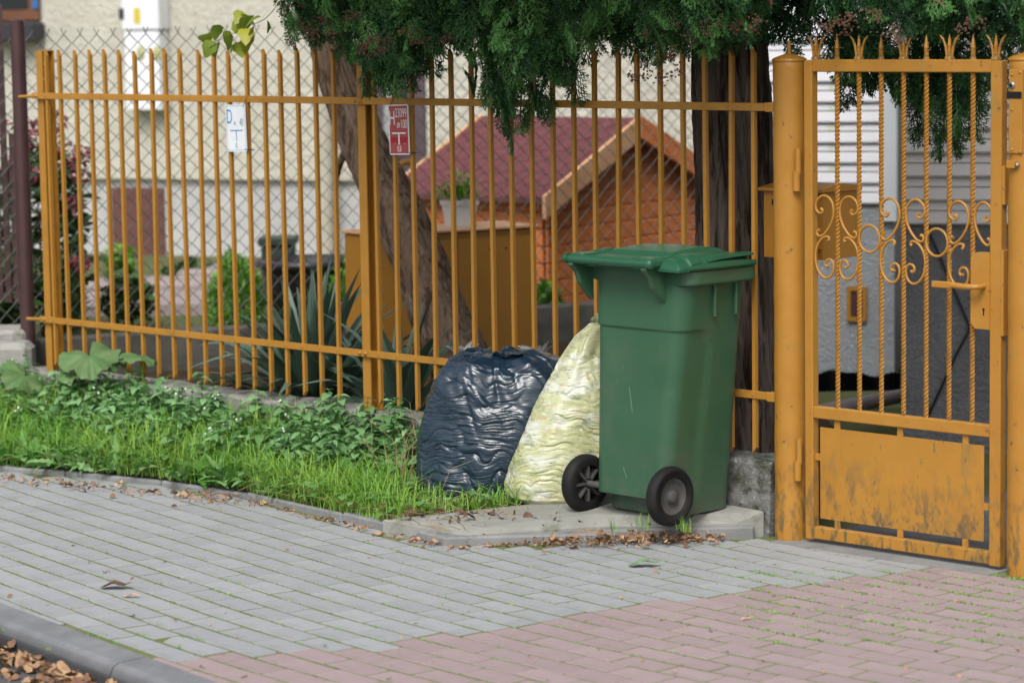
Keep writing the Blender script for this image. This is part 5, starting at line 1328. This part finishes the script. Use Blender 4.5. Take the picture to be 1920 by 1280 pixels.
# ---- nettles along the plinth
nl = [leaf_verts(.075, .045, 8, .25, .35, .10), leaf_verts(.062, .037, 8, .3, .5, .12), leaf_verts(.04, .024, 6, .3, .2, .1)]
items = []; stems = MB(); fl = MB()
npos = []
for i in range(310):
    s = gg.uniform(1.55, 4.6); dpt = gg.uniform(0, 1); wmax = float(np.interp(s, [1.5, 2.0, 3.0, 3.9, 4.6], [.30, .50, .55, .45, .35])); t = -.05-wmax*dpt
    h = gg.uniform(.15, .31)*(1-.40*dpt)*float(np.interp(s, [1.5, 2.0, 2.6, 3.6, 4.6], [.95, 1.05, 1.05, 1.0, .9]))
    q = FP(s, t, 0); z0 = verge_h(q)-.01; lx, ly = gg.normal(0, .03), gg.normal(0, .03)-.015
    top = np.array([q[0]+lx, q[1]+ly, z0+h]); bs = np.array([q[0], q[1], z0]); stems.tube([bs, (bs+top)/2+np.array([lx*.2, ly*.2, .01]), top], .0016, 4, smooth=False)
    k = int(3+h/.035); a0 = gg.uniform(0, 3)
    for j in range(k):
        u = .25+.75*(j+1)/k; pp = bs+(top-bs)*u; sc = (1.15-.55*max(0, u-.55)/.45)*gg.uniform(.75, 1.25)
        for sd_ in (0, math.pi):
            Vv, Ff = nl[gg.integers(3)] if u > .8 else nl[gg.integers(2)]
            items.append((Vv, Ff, pp, a0+j*1.57+sd_+gg.normal(0, .25), gg.uniform(-.15, .35), gg.normal(0, .25), sc, gg.uniform(0, 1)**1.2))
    if gg.uniform() < .10:
        for _ in range(3): fl.lathe([(0, .007), (.005, .003), (.004, -.003), (0, -.005)], top+gg.normal(0, .012, 3)+np.array([0, 0, -.02]), 5)
no = place(items, 'nettles', M['nettle']); tag(no, 'thick patch of dull green nettles along the foot of the plinth', 'nettles', kind='stuff')
ns = put('stems', stems, M['nettle'], no, fixn=False); ns['kind'] = 'stuff'
nf2 = put('white_flowers', fl, M['ink_white'], no, fixn=False); nf2['kind'] = 'stuff'
# ---- broad-leaved weeds in the grass (rosettes)
bl_ = [leaf_verts(.12, .030, 12, .25, .5, .30), leaf_verts(.085, .036, 9, .25, .55, .08), leaf_verts(.13, .026, 13, .2, .45, .34), leaf_verts(.06, .032, 8, .3, .4, .08)]
items = []
for i in range(230):
    if i < 60: p = verge_pt(gg.uniform(.30, .80), gg.uniform(.005, .09))
    elif i < 185: p = verge_pt(gg.uniform(.24, .80), gg.uniform(.04, .55))
    else: p = verge_pt(gg.uniform(.02, .30), gg.uniform(.06, .6))
    x, y = proj((p[0], p[1], .05))
    if pip(p, SLAB) or x > 820: continue
    z = verge_h(p); k = gg.integers(4, 9); a0 = gg.uniform(0, 6)
    for j in range(k):
        Vv, Ff = bl_[gg.integers(4)]; items.append((Vv, Ff, np.array([p[0]+gg.normal(0, .012), p[1]+gg.normal(0, .012), z+gg.uniform(0, .035)]), a0+j*6.283/k+gg.normal(0, .3), gg.uniform(.25, 1.3), gg.normal(0, .45), gg.uniform(.55, 1.15)*(1 if x < 480 else .72), gg.uniform()))
cl_ = leaf_verts(.03, .026, 5, .15, .25, .0)
for i in range(420):
    p = verge_pt(gg.uniform(.0, .80), gg.uniform(.01, .5)**1.2); x, y = proj((p[0], p[1], .05))
    if pip(p, SLAB) or x > 1010: continue
    z = verge_h(p)+gg.uniform(.02, .085); a0 = gg.uniform(0, 6)
    for j in range(3): items.append((*cl_, np.array([p[0], p[1], z]), a0+j*2.09, gg.uniform(-.1, .5), 0, gg.uniform(.7, 1.3), gg.uniform()))
bo = place(items, 'broadleaf_weeds', M['broad']); tag(bo, 'jagged broad-leaved weeds growing through the verge grass', 'weeds', kind='stuff')

# ---- butterbur: big round leaves at the left end of the fence
def round_leaf(Rr, seed, n=40, k=7):
    h = np.random.default_rng(seed); V = []; Fc = []
    for j in range(k+1):
        u = j/k
        for i in range(n+1):
            a = -math.pi+.32+(2*math.pi-.64)*i/n; r = Rr*u*(1+.05*math.sin(9*a+seed)+.03*math.sin(17*a))*(1-.10*math.cos(a))
            z = .15*Rr*math.sin(5*a+seed)*u**2 + .05*Rr*math.sin(13*a)*u**3 - .30*Rr*u**2 + .03*Rr*math.sin(11*a+2*seed)*u + (.18*Rr*u*abs(math.sin(a/2)))
            V.append((r*math.cos(a)+.0, r*math.sin(a), z))
    m_ = n+1
    Fc = [(j*m_+i, j*m_+i+1, (j+1)*m_+i+1, (j+1)*m_+i) for j in range(k) for i in range(n)]
    return np.array(V), np.array(Fc)
bdat = [((168, 668, -.16, .135, -.35, -1.2), (134, 700, -.22, .085, -.2, -2.4), 'large butterbur leaf clump in front of the mustard end post'),
        ((262, 668, -.06, .085, -.15, .2), (226, 678, -.05, .07, -.1, -2.6), 'butterbur with two small raised leaves against the pickets'),
        ((45, 705, -.30, .12, -.1, -1.8), (12, 690, -.1, .10, -.1, -2.8), 'pale butterbur leaves beside the concrete base of the brown fence')]
for qi, (l1, l2, lab) in enumerate(bdat):
    gpt = at_t(l1[0]+5, l1[2]-.02, .08); bur = root('butterbur', gpt, lab, 'plant')
    for li, (x, y, t, rr_, el_, az) in enumerate((l1, l2)):
        c = on_plane(x, y, C0+NV*t, NV); Vv, Ff = round_leaf(rr_, qi*3+li)
        place([(Vv, Ff, c, az, el_, gg.normal(0, .2), 1, 0)], 'leaf', M['butterbur'], bur)
        mb = MB(); mb.tube([np.array([gpt[0]+.03*li, gpt[1], gpt[2]-.02]), (gpt+c)/2+np.array([.02, 0, .03]), c+np.array([0, 0, -.004])], [.006, .005, .004], 8); put('stalk', mb, M['vine'], bur)

# ---- yuccas behind the fence
def blade(L, W_, droop, seed, n=10):
    h = random.Random(seed); V = []; Fc = []; kink = h.uniform(.55, .8); tw = h.uniform(-.5, .5)
    x = z = 0; ang = 0
    for i in range(n+1):
        u = i/n; w_ = W_/2*(min(1, .45+u*1.6) if u < .4 else max(.03, (1-((u-.4)/.6)**2.2))); 
        V += [(x, -w_, z+.35*w_), (x, 0, z), (x, w_, z+.35*w_)]
        ang -= droop*(2.6 if abs(u-kink) < .08 else .55)/n; x += L/n*math.cos(ang); z += L/n*math.sin(ang)
    return np.array(V), np.array([q for i in range(n) for q in ((i*3, i*3+3, i*3+4, i*3+1), (i*3+1, i*3+4, i*3+5, i*3+2))])
for (x, t, nlv, sc, lab) in ((592, .42, 150, 1.3, 'broad clump of grey green yucca blades behind the picket fence'), (755, .40, 52, 1.1, 'smaller yucca clump between the fence post and the leaning trunk')):
    c = at_t(x, t, .13); yu = root('yucca', c, lab, 'plant')
    for j in range(nlv):
        u = j/nlv; az = j*2.4+gg.normal(0, .2); el_ = rad(84-66*u+gg.normal(0, 7)); L = gg.uniform(.36, .58)*sc
        Vv, Ff = blade(L, gg.uniform(.042, .062), gg.uniform(.1, 1.6)*(.4+u), j)
        place([(Vv, Ff, c+np.array([.02*math.cos(az), .02*math.sin(az), .02]), az, el_, gg.normal(0, .35), 1, float(gg.uniform(0, 1)))], 'leaf', M['yucca'], yu)
# ---- silver-leaved plants at the pickets
def pinnate(L, seed):
    h = np.random.default_rng(seed); out = []; base = leaf_verts(.022, .007, 3, .2, .1)
    for i in range(9):
        u = .15+.85*i/9
        for sd_ in (-1, 1): out.append((base[0]*(1.25-u*.75), base[1], np.array([L*u, 0, -.25*L*u*u]), sd_*rad(58-20*u), .25, 0, 1, 0))
    out.append((base[0], base[1], np.array([L, 0, -.25*L]), 0, -.3, 0, .8, 0)); st_ = leaf_verts(L, .004, 6, 0, .25); out.append((st_[0], st_[1], np.zeros(3), 0, 0, 0, 1, 0))
    Vs, Fs, o = [], [], 0
    for (V, Fc, p, az, el_, ro, sc, ti) in out:
        ca, sa_, ce, se = math.cos(az), math.sin(az), math.cos(el_), math.sin(el_); W_ = V*sc; x, z = W_[:, 0]*ce-W_[:, 2]*se, W_[:, 0]*se+W_[:, 2]*ce
        Vs.append(np.stack([p[0]+x*ca-W_[:, 1]*sa_, p[1]+x*sa_+W_[:, 1]*ca, p[2]+z], 1)); Fs.append(Fc+o); o += len(V)
    return np.concatenate(Vs), np.concatenate(Fs)
for (x, yt, t, lab) in ((868, 628, .22, 'silver-leaved plant by the foot of the leaning trunk above the dark bag'), (1008, 632, .22, 'silver-leaved plant by the gas cabinet corner above the dark bag')):
    tp = on_plane(x, yt, C0+NV*t, NV); c = np.array([tp[0], tp[1]+.0, .13]); sp_ = root('silver_plant', c, lab, 'plant')
    mb = MB(); mb.tube([c, np.array([tp[0], tp[1], tp[2]-.10])], .005, 6); put('stem', mb, M['silver'], sp_)
    for j in range(11):
        az = j*2.4; el_ = rad(75-55*(j/11)); Vv, Ff = pinnate(gg.uniform(.07, .10), j)
        place([(Vv, Ff, np.array([tp[0], tp[1], tp[2]-.11+.004*j*(j % 2)]), az, el_, gg.normal(0, .4), 1, 0)], 'leaf', M['silver'], sp_)
# ---- shrubs behind the chain link
def shrub(name, label, x, y, Y, rx, rz, m, n, lf, up=.2, ground=yard_z, cat='shrub', stems=5, tl=(0, 1), ry=None):
    c = aty(x, y, Y); scl = Y/F_PX; Rx, Rz = rx*scl, rz*scl; Ry = ry or Rx
    o = root(name, (c[0], Y, ground), label, cat); items = []
    for i in range(n):
        d = gg.normal(0, 1, 3); d /= np.linalg.norm(d); r = gg.uniform(.45, 1)**.5*(1+.12*math.sin(5*d[0]+3*d[2]))
        p = c+np.array([d[0]*Rx, d[1]*Ry, d[2]*Rz])*r
        if p[2] < ground: continue
        items.append((*lf[gg.integers(len(lf))], p, gg.uniform(0, 6.283), gg.uniform(-.3, .9)+up, gg.normal(0, .4), gg.uniform(.7, 1.25), tl[0]+(tl[1]-tl[0])*gg.uniform()))
    fo = place(items, 'foliage', m, o); fo['kind'] = 'stuff'
    for j in range(stems):
        a = gg.uniform(0, 6.28); mb = MB(); mb.tube([(c[0]+.02*math.cos(a), Y+.02*math.sin(a), ground-.01), (c[0]+Rx*.3*math.cos(a), Y+Ry*.3*math.sin(a), c[2]), (c[0]+Rx*.5*math.cos(a), Y+Ry*.5*math.sin(a), c[2]+Rz*.6)], [.008, .006, .003], 6); put('stem', mb, M['twig'], o)
    return o, c, Rx, Ry, Rz
hl = [leaf_verts(.10, .062, 6, .2, .4, .05), leaf_verts(.08, .05, 6, .25, .3, .05)]
hy, c, Rx, Ry, Rz = shrub('hydrangea', 'tall hydrangea with dark pink blooms behind the brown fence post', 78, 420, 15.3, 92, 175, M['leaf_dark'], 760, hl)
for i, (x, y, r) in enumerate(((100, 228, 34), (12, 250, 34), (40, 275, 30), (128, 290, 36), (150, 325, 30), (60, 245, 30), (30, 310, 30), (55, 330, 26), (140, 385, 24), (155, 290, 26), (8, 330, 26), (150, 495, 24), (100, 262, 28))):
    p = aty(x, y, 14.72+.05*(i % 3)); items = []; rr_ = r*.68*15/F_PX
    for j in range(110):
        d = gg.normal(0, 1, 3); d /= np.linalg.norm(d); items.append((*leaf_verts(.022, .02, 3, .1, .2), p+d*rr_*gg.uniform(.8, 1.05), gg.uniform(0, 6.28), gg.uniform(-.5, 1), gg.normal(0, .6), 1, float(gg.uniform())))
    place(items, 'flower_head', M['hydr_flower'], hy)
ndl = [leaf_verts(.045, .010, 2, .1, .1), leaf_verts(.055, .014, 3, .1, .2)]
shrub('dwarf_conifer', 'bright green dwarf conifer beside the black tub', 445, 570, 15.6, 55, 92, M['leaf_bright'], 3600, ndl, up=.6)
shrub('dwarf_conifer', 'bright green dwarf conifer to the right of the black tub', 672, 560, 15.9, 52, 75, M['leaf_bright'], 2400, ndl, up=.6)
shrub('dwarf_conifer', 'narrow dark green conifer beside the hydrangea', 125, 560, 15.0, 36, 80, M['leaf_dark'], 2200, ndl, up=.8)
shrub('garden_shrub', 'low green bush at the foot of the cellar door', 240, 565, 15.6, 50, 45, M['leaf_dark'], 240, hl[1:], tl=(.2, 1))
shrub('garden_shrub', 'small green plant growing before the brown cellar door', 228, 505, 17.4, 28, 40, M['leaf_bright'], 160, hl[1:])
shrub('garden_shrub', 'low green plant against the grey house base', 355, 512, 17.9, 34, 18, M['leaf_dark'], 120, hl[1:])
shrub('garden_shrub', 'small green plant beside the playhouse wall', 1022, 560, 15.9, 24, 22, M['leaf_bright'], 90, hl[1:])
shrub('garden_shrub', 'low bush behind the brown fence pales', 22, 560, 15.0, 60, 60, M['leaf_dark'], 260, hl, tl=(.3, 1))
# plant in the white pot
items = []; c = np.array(GC.pt(pa, -.12, zc+hh))
for i in range(420):
    d = gg.normal(0, 1, 3); d[2] = abs(d[2]); d /= np.linalg.norm(d); items.append((*leaf_verts(.05, .007, 4, .1, .3), c+d*np.array([.115, .09, .13])*gg.uniform(.15, 1), gg.uniform(0, 6.28), gg.uniform(.2, 1.3), 0, gg.uniform(.7, 1.3), float(gg.uniform())))
ppl = root('potted_plant', c, 'bushy green plant growing in the white pot', 'plant'); place(items, 'foliage', M['leaf_bright'], ppl)['kind'] = 'stuff'
mb = MB(); mb.tube([c-np.array([0, 0, .015]), c+np.array([0, 0, .07])], .006, 6); put('stem', mb, M['twig'], ppl)
# black tub and planter
tc_ = aty(578, 500, 16.2); tub = root('plastic_tub', (tc_[0], 16.2, yard_z), 'wide black plastic tub standing on the yard behind the yuccas', 'tub')
zt2 = aty(578, 486, 16.2)[2]; rw = 100*16.2/F_PX
mb = MB(); mb.lathe([(0, yard_z-zt2), (rw*.72, yard_z-zt2), (rw*.93, -.03), (rw*.93, 0), (rw*.88, -.005), (rw*.70, -.3)], (tc_[0], 16.2, zt2), 48); put('body', mb, M['tub'], tub)
mb = MB(); mb.lathe([(rw*.93, -.045), (rw*1.0, -.04), (rw*1.01, .0), (rw*.92, .006), (rw*.90, -.01)], (tc_[0], 16.2, zt2), 48); put('rim', mb, M['tub'], tub)
mb = MB(); mb.lathe([(0, -.31), (rw*.72, -.30)], (tc_[0], 16.2, zt2), 32); put('water', mb, M['glass'], tub)
pc2 = aty(523, 488, 16.9); ptp = aty(523, 443, 16.9)[2]; fpot = root('flower_pot', (pc2[0], 16.9, yard_z), 'tall dark green square planter behind the black tub', 'pot')
hw = 36*16.9/F_PX
mb = MB(); mb.cbox((pc2[0]-hw*.85, 16.9-hw*.85, yard_z), (pc2[0]+hw*.85, 16.9+hw*.85, ptp-.05), .01); put('body', mb, M['pot_green'], fpot)
mb = MB(); mb.cbox((pc2[0]-hw, 16.9-hw, ptp-.049), (pc2[0]+hw, 16.9+hw, ptp), .008); put('rim', mb, M['pot_green'], fpot)
# vine twig, upper left
vt_ = root('vine_twig', tpt(500, 20, -.25), 'thin twig of yellow green leaves hanging beside the thuja foliage', 'twig')
tw = [tpt(x, y, -.25) for x, y in ((520, 10), (498, 35), (470, 48), (440, 62), (412, 75), (392, 82))]
mb = MB(); mb.tube(smooth_path(tw, 4), .0016, 5); put('stem', mb, M['twig'], vt_)
for i, (x, y, sz) in enumerate(((386, 72, .055), (398, 84, .05), (405, 90, .05), (420, 66, .055), (430, 78, .055), (436, 50, .05), (448, 40, .05), (455, 30, .045), (462, 62, .055), (470, 75, .06), (478, 55, .05), (490, 40, .05), (500, 45, .04), (412, 55, .045), (442, 88, .045), (465, 38, .05))):
    Vv, Ff = leaf_verts(sz*1.4, sz*1.25, 6, .15, .5, .08)
    place([(Vv, Ff, tpt(x, y-8, -.25+gg.normal(0, .02)), gg.uniform(0, 6.28), gg.uniform(-1.1, -.1), gg.normal(0, .6), 1.05, float(gg.uniform()**2))], 'leaf', M['vine'], vt_)

# ================================================================== FALLEN LEAVES AND DEBRIS
def dry_leaf(seed, L=.05, W_=.03):
    h = np.random.default_rng(seed); V, Fc = leaf_verts(L, W_, 9, h.uniform(.1, .8), h.uniform(-.4, .5), .07)
    V[:, 2] += L*(.10*np.sin(V[:, 0]/L*7+seed)+.07*np.sin(V[:, 1]/L*11+seed*2)); return V, Fc
DL = [dry_leaf(i, *s) for i, s in enumerate(((.045, .022), (.03, .010), (.045, .007), (.024, .012), (.05, .024), (.035, .004), (.05, .004), (.02, .006), (.03, .005)))]
items = []
def strew(n, fn, z0, zr, sc=(.5, 1.1), lib=DL):
    for _ in range(n):
        p = fn(); x, y = proj((p[0], p[1], 0))
        items.append((*lib[gg.integers(len(lib))], np.array([p[0], p[1], z0+gg.uniform(0, zr)]), gg.uniform(0, 6.28), gg.normal(0, .25), gg.normal(0, .5), gg.uniform(*sc), float(gg.uniform())))
def along(px0, px1, w0, w1):
    def f():
        k = gg.uniform(); p = atz(px0[0]+(px1[0]-px0[0])*k, px0[1]+(px1[1]-px0[1])*k); return p[:2]+np.array([gg.normal(0, 1)*w1, -abs(gg.normal(0, 1))*w0])
    return f
strew(420, along((1010, 1019), (1345, 1010), .07, .02), .003, .022, (.45, .95))
strew(170, along((1120, 1015), (1300, 1010), .05, .02), .008, .035, (.5, 1.0))
strew(110, along((840, 1028), (1010, 1019), .02, .02), .003, .006, (.3, .7))
strew(190, along((470, 940), (830, 1026), .04, .02), .003, .012, (.4, .9))
strew(220, along((0, 893), (470, 940), .09, .03), .003, .016, (.5, 1.1))
lo_ = place(items, 'leaf_litter', M['litter']); tag(lo_, 'drifts of small dry brown leaves along the edging stones', 'leaf litter', kind='stuff')
items = []
strew(420, lambda: atz(gg.uniform(-20, 1940), gg.uniform(905, 1278)**1)[:2], .002, .002, (.18, .5))
items = [q for q in items if not pip(q[2][:2], VERGE) and not pip(q[2][:2], SLAB) and (q[2][:2]-C0[:2]) @ NV[:2] < -.06 and kerb_gap(q[2]) < -.01]
tag(place(items, 'scattered_debris', M['litter']), 'tiny dry leaf scraps scattered over the paving', 'leaf litter', kind='stuff')
items = []
strew(60, lambda: atz(gg.uniform(700, 1060), gg.uniform(952, 970), .08)[:2], SLAB_Z-.008, .014, (.6, 1.5))
strew(14, lambda: atz(gg.uniform(860, 1330), gg.uniform(968, 1000), .08)[:2], SLAB_Z-.006, .004, (.3, .7))
tag(place(items, 'slab_leaves', M['litter_dark']), 'dark curled leaves along the back edge of the concrete slab', 'leaf litter', kind='stuff')
items = []
kl = [dry_leaf(50+i, .08, .05) for i in range(4)]
def gut():
    a = gg.uniform(-1.3, .52); return kpt(a, .15+abs(gg.normal(0, .05)))
strew(260, gut, -.094, .05, (.45, .85), kl)
tag(place(items, 'gutter_leaves', M['litter']), 'heap of large curled brown leaves in the gutter by the kerb', 'leaf litter', kind='stuff')
for (x, y, L_, W_, m, az, lab) in ((1210, 1060, .12, .055, 'leaf_green', .1, 'pale green fallen leaf lying on the grey paving'), (218, 1101, .11, .06, 'litter_dark', -.1, 'dark shrivelled leaf lying on the grey paving'),
                                 (248, 1118, .07, .022, 'rake', -.3, 'curled tan leaf lying beside the dark shrivelled leaf'), (500, 942, .05, .03, 'yel_label', 1.0, 'small yellow leaf resting against the verge edging'),
                                 (1400, 1160, .04, .014, 'rake', .4, 'short pale wood chip lying on the red paving')):
    q = atz(x, y, .004); Vv, Ff = leaf_verts(L_, W_, 8, .25, -.12, .06); Vv[:, 2] += L_*.05*np.sin(Vv[:, 0]/L_*9+x); Vv[:, 0] -= L_/2; Vv[:, 2] -= Vv[:, 2].min()
    o = place([(Vv, Ff, q, az, .0, 0, 1, 0)], 'wood_chip' if 'chip' in lab else 'fallen_leaf', M[m]); tag(o, lab, 'chip' if 'chip' in lab else 'leaf')
# brown fern-like frond on the slab
q = atz(1098, 986, .082); q[2] = slab_z(q)+.004; Vv, Ff = SPR[1]; Vv = Vv.copy(); Vv[:, 1] *= .55; Vv[:, 2] *= .2
o = place([(Vv*1.15, Ff, q+np.array([-.07, .0, .008]), -.05, 0, 0, 1, .6)], 'dead_frond', M['litter']); tag(o, 'dead tan thuja frond lying on the concrete slab', 'frond')
# tufts of grass: on the slab by the bin, in the kerb joints and moss in the paving joints
pt = [atz(x, y, SLAB_Z)[:2] for x, y in ((1275, 985), (1283, 988), (1150, 990), (1195, 980), (1212, 986), (1290, 992))]
V_, F_, T_ = tuft_mesh(pt, .055, .0035, 9, 3, SLAB_Z-.012); o = big('slab_tufts', V_, F_, M['grass'], attr=T_); tag(o, 'small grass tufts sprouting round the bin wheel', 'grass', kind='stuff')
mp = []
for _ in range(900):
    x, y = (gg.uniform(1380, 1940), gg.uniform(1068, 1210)) if gg.uniform() < .8 else (gg.uniform(0, 1400), gg.uniform(1020, 1240))
    p = atz(x, y)[:2]
    # snap to the nearest row joint
    best = None
    d = (p-np.array([0, 9.3])); s0 = 0
    for _k in range(3):
        c_, ph_ = cpt(s0, 0); hv = np.array([math.sin(ph_), -math.cos(ph_)]); s0 += (p-c_) @ hv
    c_, ph_ = cpt(s0, 0); tv_ = (p-c_) @ np.array([math.cos(ph_), math.sin(ph_)]); tv_ = (round(tv_/PW-.5)+.5)*PW
    p = cpt(s0, tv_)[0]
    if pip(p, VERGE) or pip(p, SLAB) or (p-C0[:2]) @ NV[:2] > -.06: continue
    mp.append(p)
V_, F_, T_ = tuft_mesh(mp, .008, .005, 8, 4, -.004, 1.2); o = big('joint_moss', V_, F_, M['grass'], attr=T_); tag(o, 'bright green moss growing in the paving joints', 'moss', kind='stuff')
